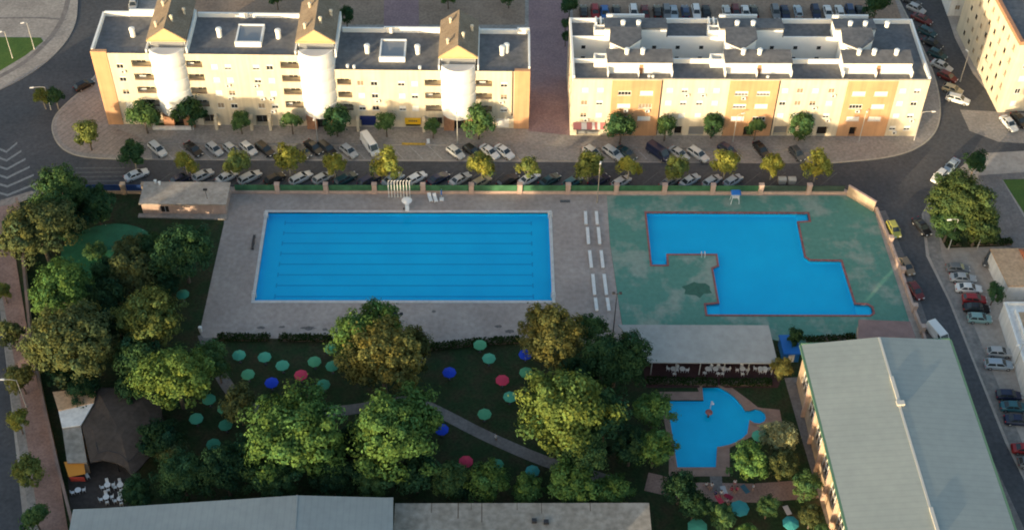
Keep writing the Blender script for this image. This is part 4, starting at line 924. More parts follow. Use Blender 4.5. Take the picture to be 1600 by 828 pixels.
def tree(px, py, r, size, col, label, zc=None, bark='bark', name='tree', group=None, rzmul=1.0, cat='tree'):
    i = ntree[0]; ntree[0] += 1
    dist = (G(px, py, 4) - CAM).dot(FW); R = r * dist / F_ * (.97 if size == 'S' else 1.26)
    if zc is None: zc = R*.80 + (1.9 if size == 'S' else 1.6 if size == 'M' else 2.0)
    b = G(px, py, zc); root = empty(name, (b.x, b.y, 0.0), 0, label, cat, group)
    t = trunk_mesh(i, zc + R*.1, .045*R + .06, 5, R*.62).build('trunk', M[bark], root)
    me = CROWN[size][i % len(CROWN[size])]
    c = link('crown', me, root); c.location = (0, 0, zc); c.rotation_euler = (0, 0, (i*2.399) % 6.283)
    q = random.Random(i*7+1); up_ = 1.12 if size == 'S' else 1.0; c.scale = (R*1.0, R*q.uniform(.9, 1.05), R*rzmul*up_*q.uniform(.92, 1.06)); f = q.uniform(.88, 1.12) * 1.12
    c.color = (col[0]*f, col[1]*f, col[2]*f, 1)
    return root
YG = (.225,.235,.055); YD = (.150,.180,.054); GR = (.076,.138,.052); GD = (.046,.096,.042); GB = (.090,.165,.048); OL = (.090,.110,.046); OY = (.160,.158,.052); DK = (.028,.062,.030); PALE = (.30,.31,.16)
ORD = ['first','second','third','fourth','fifth','sixth','seventh','eighth','ninth','tenth','eleventh','twelfth','thirteenth','fourteenth','fifteenth','sixteenth','seventeenth','eighteenth','nineteenth','twentieth','twenty first','twenty second','twenty third','twenty fourth','twenty fifth','twenty sixth','twenty seventh','twenty eighth','twenty ninth']
row = [(207,240,22,GD,'dark green'),(290,255,20,YG,'yellow green'),(370,254,20,YD,'dull green'),(451,251,24,YG,'yellow green'),(522,257,19,YG,'yellow'),(603,258,25,YG,'wide yellow green'),(752,261,23,YG,'yellow green'),(826,263,19,YD,'dull green'),(920,259,24,YD,'tall green'),(983,261,20,YG,'yellow'),(1057,263,19,YD,'small dull yellow'),(1134,257,22,YG,'bright yellow'),(1208,258,20,YG,'bright yellow'),(1277,259,23,YG,'bright yellow')]
for k, (x, y, r, c, w_) in enumerate(row):
    tree(x, y, r, 'S', c, f'{w_} tree, {ORD[k]} from left between parked cars and pool fence', bark='bark_pale', name='street_tree', group='street trees along the pool fence')
row = [(225,182,26,GR,'large green'),(295,176,26,GD,'large dark green'),(375,189,16,GR,'small green'),(455,189,17,GR,'small green'),(525,189,23,GD,'round dark green'),(603,193,17,GR,'sparse green'),(676,197,14,GR,'smallest green'),(748,192,25,GR,'large bright green')]
for k, (x, y, r, c, w_) in enumerate(row):
    tree(x, y, r, 'S', c, f'{w_} tree, {ORD[k]} from left before the left apartment block', name='street_tree', group='trees along the left apartment front')
row = [(970,199,25,GD,'broad dark green'),(1040,199,18,GR,'small mottled'),(1114,194,19,GD,'oval dark green'),(1182,199,16,GR,'small green'),(1252,197,21,GR,'wide green')]
for k, (x, y, r, c, w_) in enumerate(row):
    tree(x, y, r, 'S', c, f'{w_} tree, {ORD[k]} from left before the right apartment block', name='street_tree', group='trees along the right apartment front')
T = tree
T(137,211,22,'S',YD,'green tree alone on the striped corner plaza','' or None); T(66,150,15,'S',YD,'left tree of the pair on the kerb of the corner plaza',bark='bark_pale'); T(86,151,14,'S',GD,'right tree of the pair on the kerb of the corner plaza',bark='bark_pale')
T(890,10,15,'S',GD,'dark tree behind the left end of the right apartment block'); T(884,38,9,'S',GD,'small tree in the walkway beside the right apartment block'); T(884,57,8,'S',GD,'lower small tree in the walkway beside the right apartment block'); T(1370,9,22,'S',GD,'bushy dark tree behind the right end of the right apartment block')
T(541,24,13,'S',GD,'dark tree behind the second gabled bay of the left block'); T(432,-4,14,'S',GR,'tree on the square behind the left block, cut by the top edge'); T(700,-5,14,'S',GR,'tree on the square right of the dark path, cut by the top edge')
T(795,-8,16,'S',GR,'tree at the top edge near the brick walkway')
# right side
T(1500,312,46,'L',(.085,.122,.044),'largest tree, dense olive green crown over the bed by the right junction'); T(1524,255,20,'S',GD,'round dark tree just above the largest roadside tree'); T(1530,352,32,'M',(.07,.10,.036),'lower right crown beside the largest roadside tree'); T(1484,350,26,'M',GR,'lower left crown beside the largest roadside tree')
T(1555,457,15,'S',GD,'small round dark tree between the two white houses'); T(1243,527,15,'S',DK,'slim dark tree between the canopy and the pink annex'); T(1222,575,20,'S',OY,'yellow green tree at the right end of the long canopy')
# left park
T(95,305,44,'L',GR,'tall green tree nearest the chevron markings'); T(150,320,30,'M',GD,'dark tree between the blue fence and the green tent'); T(62,362,50,'L',OL,'broad olive tree beside the red footway, left of the green tent'); T(25,352,22,'M',DK,'dark tree at the left edge above the red footway'); T(112,352,26,'M',DK,'dark filler tree at the upper left rim of the green tent')
T(98,456,47,'L',GB,'bright leafy tree below the green tent'); T(160,470,34,'M',DK,'dark tree right of the bright leafy one'); T(112,540,60,'W',OL,'feathery olive tree above the snack bar'); T(285,395,48,'L',GD,'dark green tree right of the green tent'); T(210,425,38,'M',OL,'olive tree at the lower edge of the green tent'); T(240,385,24,'M',GD,'dark tree overlapping the right rim of the green tent')
T(232,500,50,'L',YD,'yellow green tree left of the lane pool terrace'); T(215,560,36,'M',GD,'dark tree between feathery olive tree and yellow green one'); T(275,590,56,'L',(.105,.16,.042),'large light green tree above the round shade roof'); T(325,560,28,'M',GR,'green tree by the corner of the pool terrace')
T(130,605,26,'M',DK,'dark tree above the tan snack bar roof'); T(250,690,34,'M',DK,'dark grey green tree over the round shade roof')
for (x, y, r, c, lb) in ((170,428,26,GD,'dark green tree under the lower rim of the green tent'),(205,392,26,OL,'olive tree standing over the right half of the green tent'),(255,445,24,DK,'dark tree between the dark green tree and the yellow green one'),(185,505,28,DK,'dark tree left of the yellow green tree by the terrace'),(150,395,18,GR,'small green tree in front of the green tent')):
    T(x, y, r, 'M', c, lb)
for (x, y, r, c, lb) in ((540,700,30,DK,'shaded tree in the gap between the two large lumpy ones'),(205,610,22,GD,'dark tree at the top rim of the round shade roof'),(342,578,16,GR,'green tree at the upper bend of the winding path'),(395,705,32,GD,'dark green tree at the left flank of the left lumpy tree'),(720,765,18,DK,'low dark tree behind the row by the flat hall')):
    T(x, y, r, 'M', c, lb)
# middle park
T(575,525,52,'L',GB,'green tree jutting onto the pool terrace'); T(598,562,60,'W',OY,'big yellowed feathery tree in the middle of the park'); T(640,545,34,'M',(.08,.085,.03),'grey green tree right of the yellowed feathery one')
T(862,525,46,'W',OY,'yellow olive feathery tree at the right end of the terrace hedge'); T(925,515,25,'M',GR,'green tree above the dark round one by the mast'); T(962,562,46,'L',GD,'dense dark round tree left of the canopy'); T(905,590,34,'M',DK,'dark tree below the yellow olive feathery one')
T(462,680,72,'L',GB,'large lumpy green tree left of centre'); T(618,675,70,'L',GB,'large lumpy light green tree in the centre'); T(880,645,72,'L',(.11,.155,.042),'large yellow green tree right of the winding path'); T(945,655,40,'M',GD,'dark tree on the right flank of the large yellow green one')
T(375,635,30,'M',OL,'small olive tree by the winding footpath'); T(430,745,42,'L',GD,'dark tree below the large lumpy green one'); T(352,735,44,'L',DK,'dark tree on the left of the bottom hall edge'); T(285,745,42,'L',GD,'dark tree beside the white cafe tables'); T(265,705,26,'M',OL,'grey olive tree right of the round shade roof'); T(520,745,38,'L',DK,'very dark tree between the two large lumpy ones'); T(585,745,36,'L',GR,'green tree at the hall edge below the central tree'); T(650,740,34,'M',GD,'dark tree right of the hall gable'); T(215,770,24,'M',GD,'low dark tree by the cafe tables at the hall roof')
T(1022,640,30,'M',GB,'bright green tree on the upper left rim of the fan pool'); T(1022,702,31,'M',GB,'bright green tree on the lower left rim of the fan pool'); T(985,700,30,'M',DK,'dark tree between the path and the fan pool'); T(905,705,42,'L',GR,'green tree above the flat hall'); 
row = [(700,752,29,GR,'leafy'),(762,752,30,GB,'bright two lobed'),(825,764,25,GB,'small round bright'),(895,757,36,GB,'wide green'),(957,766,27,GB,'ragged light green')]
for k, (x, y, r, c, w_) in enumerate(row): T(x, y, r, 'M', c, f'{w_} tree, {ORD[k]} from left along the flat hall roof edge', group='trees along the flat hall')
T(1062,762,26,'M',DK,'dark low tree below the fan pool'); T(1172,722,31,'M',GB,'light green tree right of the fan pool exit'); T(1218,684,27,'M',PALE,'pale cream leaved tree beside the fan pool'); T(1222,728,24,'M',OL,'olive grey tree below the pale cream one'); T(1260,758,22,'M',GR,'green tree beside the hall wall'); T(1130,808,20,'M',GR,'low green tree between the big teal umbrellas'); T(1085,788,26,'M',DK,'dark bushy tree left of the sunbathers'); T(1200,790,18,'M',GR,'small green tree right of the upper teal umbrella'); T(1268,806,17,'M',OL,'pale olive tree at the bottom by the hall wall'); T(1290,838,18,'M',GR,'green tree cut by the bottom edge at the hall wall'); T(1168,832,16,'M',GB,'light green bush tree cut by the bottom edge')
# left footway
row = [(5,455,15,YD),(17,522,21,OL),(32,592,25,OY),(28,657,19,YG),(42,736,26,YD),(55,808,26,GR)]
for k, (x, y, r, c) in enumerate(row): T(x, y, r, 'S', c, f'footway tree, {ORD[k]} from the top by the left parking lane', group='trees along the left footway')
T(95,580,22,'M',DK,'dark tree hanging over the park wall above the snack bar')
def hedge(px0, px1, label, h=1.0, wd=1.4):
    a = G(*px0); b = G(*px1); ln = (b-a).length; ang = math.atan2(b.y-a.y, b.x-a.x); mid = (a+b)/2
    g = np.random.default_rng(int(px0[0])); n = int(ln*wd*75)
    root = empty('hedge', (mid.x, mid.y, .03), ang, label, 'hedge')
    p = np.stack([g.uniform(-ln/2, ln/2, n), g.uniform(-wd/2, wd/2, n), h*g.uniform(.1, 1, n)**.5], 1); p[:, 2] *= 1 - .25*np.abs(np.sin(p[:, 0]*.9)); m = MB()
    for q in p:
        nr = Vector(g.normal(size=3)) + Vector((0,0,1.1)); nr.normalize(); t = nr.orthogonal().normalized()*.17; bb = nr.cross(t)*.8; c = Vector(q); m.poly([c-t, c-bb, c+t, c+bb])
    o = m.build('foliage', M['foliage'], root); ca = o.data.color_attributes.new('tint', 'FLOAT_COLOR', 'CORNER'); ti = g.uniform(.7, 1.3, n).repeat(4); ca.data.foreach_set('color', np.stack([ti,ti,ti,np.ones_like(ti)],1).ravel().astype(np.float32)); o.color = (.03,.055,.018,1)
    m = MB(); m.box(-ln/2+.15, ln/2-.15, -wd/2+.25, wd/2-.25, -.03, h*.6); m.build('stems', M['bark'], root)
hedge((340,529),(422,530),'low dark hedge at the left end of the terrace edge'); hedge((436,530),(520,531),'low dark hedge left of the yellowed feathery tree')
hedge((668,545),(748,537),'low dark hedge at the right park lawn, left part'); hedge((748,537),(812,533),'low dark hedge ending at the yellow olive tree')
hedge((1010,597),(1120,600),'narrow hedge in front of the canopy tables'); hedge((1125,600),(1205,600),'narrow hedge in front of the canopy tables, right part'); hedge((1478,382),(1502,383),'clipped hedge at the foot of the bed, left part'); hedge((1512,381),(1580,381),'clipped hedge at the foot of the bed, right part'); hedge((1258,534),(1336,530),'dark hedge between the green deck and the sports hall')

# ------------------------------------------------------------------ cars
def car_proto(kind):
    S = {'hatchback': (4.05,1.74,[(-2.02,.50,.62),(-1.9,.72,.75),(-1.0,.92,.86),(-.85,.95,.87),(1.85,1.0,.84),(1.98,.86,.76),(2.02,.55,.72)], (-1.05,1.95,-.25,1.45,1.47)),
         'saloon': (4.5,1.78,[(-2.25,.50,.62),(-2.1,.70,.75),(-1.0,.90,.87),(-.85,.93,.88),(1.35,.96,.86),(2.1,.93,.80),(2.25,.6,.74)], (-1.1,1.65,-.3,.95,1.43)),
         'estate': (4.6,1.80,[(-2.3,.50,.64),(-2.1,.74,.77),(-1.1,.93,.88),(-.9,.96,.89),(2.1,1.0,.86),(2.25,.86,.78),(2.3,.55,.74)], (-1.15,2.22,-.35,1.8,1.5)),
         'van': (5.0,1.95,[(-2.5,.55,.74),(-2.35,.85,.84),(-1.9,1.08,.94),(-1.7,1.12,.96),(2.4,1.15,.96),(2.48,1.1,.94),(2.5,.6,.92)], (-1.95,2.48,-1.15,2.42,2.1)),
         'truck': (6.2,2.2,[(-3.1,.6,.9),(-3.0,1.0,1.0),(-2.6,1.35,1.05),(-2.3,1.4,1.06),(3.0,1.4,1.08),(3.08,1.3,1.08),(3.1,.7,1.06)], (-2.7,3.08,-2.0,3.06,2.75))}[kind]
    ln, wd, st, (cb0, cb1, cr0, cr1, hz) = S
    root = empty('parked_car', (0,0,-50))
    m = MB(); vs = []; n = 8
    for (x, z, w2) in st:
        z0 = .24 if abs(x) < ln/2-.1 else .36
        vs += [(x,-w2*.93,z0),(x,-w2,z0+.2),(x,-w2*.985,z*.5+.30),(x,-w2*.86,z),(x,w2*.86,z),(x,w2*.985,z*.5+.30),(x,w2,z0+.2),(x,w2*.93,z0)]
    fs = []
    for k in range(len(st)-1):
        for i in range(n): fs.append((k*n+i, k*n+(i+1)%n, (k+1)*n+(i+1)%n, (k+1)*n+i))
    fs += [tuple(range(n))[::-1], tuple(range((len(st)-1)*n, len(st)*n))]
    m.mesh(vs, [f[::-1] for f in fs])
    wb = st[3][2]*.86; wt = wb*.80 if kind not in ('van','truck') else wb*.93; zb = st[3][1]-.03
    B = [(cb0,-wb,zb),(cb1,-wb*.97,zb+.02),(cb1,wb*.97,zb+.02),(cb0,wb,zb)]; Tt = [(cr0,-wt,hz-.05),(cr1,-wt*.97,hz-.07),(cr1,wt*.97,hz-.07),(cr0,wt,hz-.05)]
    m.hexa(B, Tt); c2 = [(cr0+.22,-wt*.8,hz),(cr1-.15,-wt*.8,hz-.01),(cr1-.15,wt*.8,hz-.01),(cr0+.22,wt*.8,hz)]
    m.mesh(Tt + c2, [(0,1,5,4),(1,2,6,5),(2,3,7,6),(3,0,4,7),(4,5,6,7)])
    for s in (-1,1): m.box(cb0+.35,cb0+.5,s*(wb+.08)-.09,s*(wb+.08)+.09,zb+.02,zb+.16)
    m.build('body', M['car_paint'], root)
    def pane(nm, q, ins=.08, t=.014):
        q = [Vector(p) for p in q]; c = sum(q, Vector())/4; nr = (q[1]-q[0]).cross(q[3]-q[0]).normalized(); cc = Vector(((cb0+cb1)/2, 0, (zb+hz)/2))
        if nr.dot(c-cc) < 0: nr = -nr
        q = [p + (c-p)*ins*2 for p in q]; mm = MB(); mm.hexa([p - nr*.01 for p in q], [p + nr*t for p in q]); mm.build(nm, M['car_glass'], root)
    pane('windscreen', [B[0],B[3],Tt[3],Tt[0]], .06)
    if kind != 'truck': pane('rear_window', [B[1],B[2],Tt[2],Tt[1]], .09)
    for i, j in ((0,1),(2,3)):
        b0, b1, t1, t0 = [Vector(p) for p in (B[i], B[j], Tt[j], Tt[i])]
        if kind in ('van','truck'):
            f0, f1 = (0,.24) if i == 0 else (.76,1)
            pane('side_window', [b0.lerp(b1,f0), b0.lerp(b1,f1), t0.lerp(t1,f1), t0.lerp(t1,f0)], .09)
        else:
            pane('side_window', [b0, b0.lerp(b1,.5), t0.lerp(t1,.5), t0], .07); pane('side_window', [b0.lerp(b1,.5), b1, t1, t0.lerp(t1,.5)], .07)
    r = .32 if kind != 'truck' else .42
    for sx in (-ln/2+.85, ln/2-.85):
        for s in (-1,1):
            mm = MB(); y = s*(wd/2-.10); mm.tube((sx,y-.1,r),(sx,y+.1,r),r,r,14); wh = mm.build('wheel', M['rubber'], root)
            mm = MB(); mm.tube((sx,y+s*.1,r),(sx,y+s*.115,r),r*.62,r*.55,10); mm.build('rim', M['rim'], wh)
    for s in (-1,1):
        x0, z0, w2 = st[0]; x1, z1, _ = st[1]
        mm = MB(); mm.box(-ln/2-.02, -ln/2+.10, s*w2*.72-.16, s*w2*.72+.16, z1-.17, z1-.03); mm.build('headlight', M['lamp_clear'], root)
        mm = MB(); zz = st[-2][1]; mm.box(ln/2-.09, ln/2+.02, s*st[-1][2]*.82-.1, s*st[-1][2]*.82+.1, zz-.24, zz-.04); mm.build('tail_light', M['lamp_red'], root)
    return root
PROTO = {k: car_proto(k) for k in ('hatchback','saloon','estate','van','truck')}
USED = set()
COL = {'white':(.72,.72,.70),'silver':(.42,.43,.43),'pale silver':(.52,.53,.53),'light blue silver':(.33,.40,.46),'grey':(.17,.18,.19),'dark grey':(.07,.075,.08),'black':(.014,.014,.016),'navy':(.014,.022,.06),'dark blue':(.02,.045,.12),'blue':(.03,.13,.36),'teal':(.03,.13,.16),'dark teal':(.018,.06,.07),'red':(.30,.018,.02),'dark red':(.13,.02,.02),'beige':(.42,.36,.24),'yellow green':(.42,.40,.08),'brown':(.22,.16,.10),'dark green':(.02,.05,.03),'teal silver':(.22,.36,.35)}
def car(px, py, kind, col, ang, label, group=None, zc=.8, name=None):
    p = G(px, py, zc); proto = PROTO[kind]
    if kind not in USED: root = proto; USED.add(kind)
    else: root = copy_tree(proto)
    root.name = name or ('parked_van' if kind in ('van','truck') else 'parked_car')
    root.location = (p.x, p.y, .03); root.rotation_euler = (0,0,R_(ang)); tag(root, label, 'van' if kind in ('van','truck') else 'car', group)
    for ch in KIDS[root['kid']]:
        if ch.name.startswith('body'): ch.color = (*COL[col], 1)
    return root
A1 = 219.0     # near row: noses towards the fence, lower left
near = [(213,272,'saloon','white',212),(283,278,'hatchback','navy',A1),(317,273,'hatchback','silver',A1),(355,275,'saloon','pale silver',A1),(390,276,'estate','silver',A1),(429,278,'hatchback','black',A1),(470,277,'estate','pale silver',A1),(504,277,'hatchback','silver',A1),(540,278,'estate','dark teal',A1),(577,280,'estate','navy',A1),(614,279,'saloon','light blue silver',A1),(651,277,'hatchback','white',A1),(685,278,'saloon','navy',A1),(719,279,'saloon','silver',A1),(752,283,'hatchback','beige',A1),(794,281,'estate','black',A1),(827,278,'saloon','white',A1),(859,280,'saloon','dark teal',A1),(895,283,'hatchback','teal',A1),(936,281,'saloon','navy',A1),(971,283,'hatchback','pale silver',A1),(1047,283,'saloon','grey',A1),(1078,281,'saloon','light blue silver',A1),(1113,282,'hatchback','light blue silver',A1),(1146,281,'hatchback','light blue silver',A1)]
for k, (x, y, t, c, a) in enumerate(near):
    car(x, y, t, c, a, f'{c} {t}, {ORD[k]} from left in the slanted row along pool fence', 'cars slanted along the pool fence')
A2 = 133.0
far_ = [(246,232,'estate','pale silver'),(302,232,'saloon','black'),(335,232,'hatchback','silver'),(362,233,'hatchback','silver'),(388,231,'hatchback','pale silver'),(414,232,'estate','black'),(473,236,'hatchback','dark grey'),(490,229,'saloon','black'),(511,231,'estate','black'),(545,235,'hatchback','silver')]
for k, (x, y, t, c) in enumerate(far_): car(x, y, t, c, A2, f'{c} {t}, {ORD[k]} from left among those before the left apartment block', 'cars parked before the left apartment block')
car(578,227,'truck','white',118,'large white box van parked slanted near the blue shop sign').scale = (.86, .86, .86)
for k, (x, y, t, c) in enumerate([(712,237,'hatchback','silver'),(738,235,'hatchback','black'),(765,236,'saloon','white'),(788,236,'saloon','white')]):
    car(x, y, t, c, A2, f'{c} {t}, {ORD[k]} of four right of the open stretch before the left block', 'four cars before the left block right end')
for k, (x, y, t, c) in enumerate([(926,237,'hatchback','silver'),(958,238,'estate','pale silver'),(979,238,'saloon','dark teal'),(1029,238,'van','navy'),(1061,239,'saloon','silver'),(1091,240,'estate','pale silver'),(1137,233,'hatchback','navy'),(1190,233,'saloon','black'),(1246,239,'hatchback','dark grey')]):
    car(x, y, t, c, A2 if x < 1180 else 112, f'{c} {t}, {ORD[k]} from left among those before the right apartment block', 'cars parked before the right apartment block')
car(131,132,'hatchback','black',222,'black hatchback on the road left of the left apartment block', name='car'); car(208,6,'hatchback','silver',95,'silver car behind the left end of the left apartment block')
top = [(912,'black'),(930,'red'),(945,'blue'),(963,'black'),(990,'white'),(1008,'dark red'),(1027,'black'),(1036,'grey'),(1053,'light blue silver'),(1071,'dark blue'),(1088,'white'),(1104,'black'),(1135,'silver'),(1150,'dark red'),(1165,'white'),(1178,'black'),(1212,'grey'),(1227,'navy'),(1247,'light blue silver'),(1275,'navy'),(1294,'white'),(1312,'pale silver'),(1329,'dark blue'),(1341,'black')]
for k, (x, c) in enumerate(top):
    if k and x - top[k-1][0] < 13: x = top[k-1][0] + 15
    car(x, 17 + (k*7 % 3), ['hatchback','saloon','estate'][k*5 % 3], c, 90 if k % 3 else 270, f'{c} car, {ORD[k]} from left in the row behind the right apartment block', 'cars in a row behind the right apartment block')
for k, (x, y, c) in enumerate([(1424,0,'dark grey'),(1432,13,'silver'),(1441,29,'dark red'),(1449,49,'dark teal'),(1457,67,'black'),(1465,84,'dark teal'),(1472,102,'silver'),(1481,119,'dark red')]):
    car(x, y, ['saloon','hatchback'][k % 2], c, 138, f'{c} car, {ORD[k]} from top in the slanted row beside the right block', 'cars slanted beside the right apartment block')
car(1497,154,'estate','white',155,'white estate car standing at the lower end of the slanted row'); car(1489,139,'hatchback','beige',150,'beige car partly hidden at the end of the slanted row')
car(1577,192,'saloon','white',110,'white saloon in the side street at the right edge'); car(1594,187,'saloon','black',110,'black car beside the white saloon at the right edge'); car(1487,258,'saloon','light blue silver',50,'light blue silver car rounding the junction by the round dark tree', name='car'); car(1468,274,'hatchback','white',48,'white hatchback half hidden beside the largest tree')
car(1397,357,'hatchback','yellow green',100,'yellow green hatchback driving up the right road', name='car'); car(1441,353,'saloon','black',112,'black saloon parked at the kerb by the largest tree'); car(1417,415,'hatchback','brown',105,'brown and beige car parked below the yellow green one'); car(1431,453,'hatchback','dark red',108,'dark red car parked by the road fence'); car(1466,523,'van','white',113,'white panel van beside the sports hall')
for k, (x, y, t, c) in enumerate([(1497,418,'hatchback','grey'),(1505,433,'saloon','silver'),(1514,449,'saloon','white'),(1523,466,'hatchback','red'),(1526,480,'saloon','black'),(1531,496,'hatchback','teal silver')]):
    car(x, y, t, c, 175, f'{c} {t}, {ORD[k]} from top of six on the dirt by the white house', 'cars on the dirt beside the white houses')
for k, (x, y, t, c) in enumerate([(1562,549,'hatchback','silver'),(1561,568,'estate','light blue silver'),(1577,616,'hatchback','navy'),(1585,634,'saloon','teal'),(1592,655,'saloon','navy'),(1604,700,'saloon','red'),(1612,722,'hatchback','grey')]):
    car(x, y, t, c, 176, f'{c} {t}, {ORD[k]} from top of the lower group on the roadside dirt', 'cars on the dirt in the lower right')
car(1548,404,'hatchback','dark grey',60,'dark hatchback tucked against the tan roofed house')
for k in list(PROTO):
    if k not in USED: raise RuntimeError(k)

# ------------------------------------------------------------------ street furniture
def lamp(px, py, h, arm, ang, label, heads=1, mt='galvanised'):
    p = G(px, py); root = empty('street_lamp', (p.x, p.y, .1), R_(ang), label, 'street lamp')
    m = MB(); m.tube((0,0,-.1),(0,0,.5),.13,.12,8); m.tube((0,0,.5),(0,0,h),.09,.055,8); m.build('pole', M[mt], root)
    for s in ([1] if heads == 1 else [1,-1]):
        m = MB(); m.path([(0,0,h-.05),(s*arm*.4,0,h+.18),(s*arm,0,h+.22)], .045, 6); m.build('arm', M[mt], root)
        m = MB(); m.hexa([(s*arm-.25,-.16,h+.14),(s*arm+.5,-.13,h+.16),(s*arm+.5,.13,h+.16),(s*arm-.25,.16,h+.14)], [(s*arm-.2,-.12,h+.32),(s*arm+.45,-.09,h+.28),(s*arm+.45,.09,h+.28),(s*arm-.2,.12,h+.32)]); m.build('lamp_head', M['white_metal'], root)
    return root
lamp(497,226,6.8,.9,265,'street lamp before the second white bay of the left block'); lamp(715,225,8.0,.9,265,'street lamp before the third white bay of the left block'); lamp(1145,222,6.4,1.1,20,'street lamp before the middle of the right apartment block'); lamp(1342,221,6.6,.6,60,'thin street lamp before the right end of the right block'); lamp(1428,220,6.9,2.0,0,'tall street lamp with long arm at the right block corner'); lamp(1482,389,7.2,1.6,190,'street lamp leaning over the junction in front of the largest tree'); lamp(933,317,8.6,.8,80,'tall lamp between the fence and the white benches', mt='bark_pale'); lamp(42,637,6.8,2.0,180,'street lamp over the left road near the snack bar'); lamp(80,172,5.5,2.2,190,'street lamp at the kerb of the corner plaza'); lamp(1500,128,7.0,.5,120,'thin street lamp by the tall corner block'); lamp(1527,388,6.0,.7,120,'green tinged lamp at the clipped hedge'); lamp(1583,575,6.0,1.0,200,'lamp on the dirt by the long white house'); lamp(20,92,6.5,.7,200,'lamp on the lawn of the corner pavement'); lamp(54,78,6.5,.7,200,'second lamp on the lawn edge of the corner pavement'); lamp(957,208,5.0,.4,270,'short lamp before the left end of the right block')
def mast(px, py, h, label):
    p = G(px, py); root = empty('floodlight_mast', (p.x, p.y, .06), 0, label, 'floodlight')
    m = MB(); m.tube((0,0,0),(0,0,h),.10,.06,8); m.box(-.7,.7,-.04,.04,h-.05,h+.03); m.build('mast', M['steel_dark'], root)
    for s in (-.55,.55): m = MB(); m.hexa([(s-.25,-.2,h+.03),(s+.25,-.2,h+.03),(s+.25,.12,h+.03),(s-.25,.12,h+.03)],[(s-.22,-.3,h+.42),(s+.22,-.3,h+.42),(s+.22,.0,h+.48),(s-.22,.0,h+.48)]); m.build('floodlight', M['steel_dark'], root)
mast(958,520,9.6,'dark floodlight mast at the corner of terrace and green deck'); mast(626,548,9.0,'floodlight mast rising behind the yellowed feathery tree')
for k in range(8):
    p = G(608 + k*4.7, 304.5); root = empty('flagpole', (p.x, p.y - .6, .06), 0, 'one of eight plain white flagpoles in a line before the pool fence', 'flagpole', 'flagpoles before the pool fence')
    m = MB(); m.tube((0,0,0),(0,0,3.6),.075,.06,8); m.path([(0,0,3.6),(.05,0,3.9),(.18,0,4.05),(.3,0,4.0)], .05, 6); m.build('pole', M['white_metal'], root)
    m = MB(); m.lathe([(.2,0),(.2,.08),(.1,.14)], 8); m.build('base', M['galvanised'], root)
p = G(636.5, 329); root = empty('lifeguard_post', (p.x, p.y, .06), 0, 'white round sunshade on a thick white post at the far pool edge', 'lifeguard post')
m = MB(); m.box(-.35,.35,-.3,.3,0,1.5); m.tube((0,0,1.5),(0,0,2.5),.06,.06,8); m.build('post', M['white_plastic'], root)
m = MB(); m.lathe([(0,2.85),(.5,2.75),(.95,2.45),(.93,2.42),(.4,2.6),(0,2.65)], 16); m.build('sunshade', M['white_plastic'], root)
m = MB(); m.box(-.75,-.4,-.25,.25,.35,.42); m.box(-.45,-.4,-.25,.25,.42,.95); m.build('seat', M['steel_dark'], root)
def bench(px, y0, y1, label):
    a = G(px[0], y0); b = G(px[1], y1); mid = (a+b)/2; ln = (a-b).length; root = empty('bench', (mid.x, mid.y, .06), math.atan2(a.y-b.y, a.x-b.x), label, 'bench', 'white benches beside the lane pool')
    for k in range(3): m = MB(); m.box(-ln/2, ln/2, -.27+k*.19, -.11+k*.19, .40, .45); m.build('seat_slat', M['white_plastic'], root)
    for s in (-ln/2+.3, 0, ln/2-.3): m = MB(); m.box(s-.06, s+.06, -.22, .24, 0, .40); m.build('leg', M['wall_white'], root)
BL = [((914.5,915.5),333,353),((917.5,919.5),358,384),((921,924),394,421),((926,929),431,463),((930,932.5),468,488)]; BR = [((931.5,933),333,353),((934.5,937),358,384),((939,942),394,421),((943.5,947.5),431,463),((948.5,951.5),468,488)]
for side, rows in (('left','pool side'),('right','green deck side')):
    for k, (px, y0, y1) in enumerate(BL if side == 'left' else BR): bench(px, y0, y1, f'white bench, {ORD[k]} from the fence in the line on the {rows}')
def umbrella(px, py, r, col, label, h=2.15, group='parasols on the park lawns'):
    p = G(px, py, h); root = empty('parasol', (p.x, p.y, .04), (px*.37) % 1, label, 'parasol', group)
    m = MB(); N = 8; m.lathe([(r,h-.30),(r*.55,h-.12),(.06,h),(0,h+.02)], N); m.mesh([(r*.98*math.cos(2*PI*i/N), r*.98*math.sin(2*PI*i/N), h-.305) for i in range(N)] + [(r*math.cos(2*PI*i/N), r*math.sin(2*PI*i/N), h-.30) for i in range(N)] + [(r*1.0*math.cos(2*PI*i/N), r*1.0*math.sin(2*PI*i/N), h-.40) for i in range(N)], [(N+i, N+(i+1)%N, 2*N+(i+1)%N, 2*N+i) for i in range(N)])
    c = m.build('canopy', M['cloth'], root); c.color = (*col, 1)
    m = MB(); m.tube((0,0,0),(0,0,h),.03,.025,6); m.build('pole', M['metal_grey'], root)
    m = MB(); m.lathe([(.24,0),(.24,.08),(.08,.12)], 10); m.build('base', M['steel_dark'], root)
g1 = (.085,.33,.18); g2 = (.08,.36,.24); dg = (.05,.25,.16); tl = (.05,.30,.30); bl = (.015,.06,.55); rd = (.60,.05,.11)
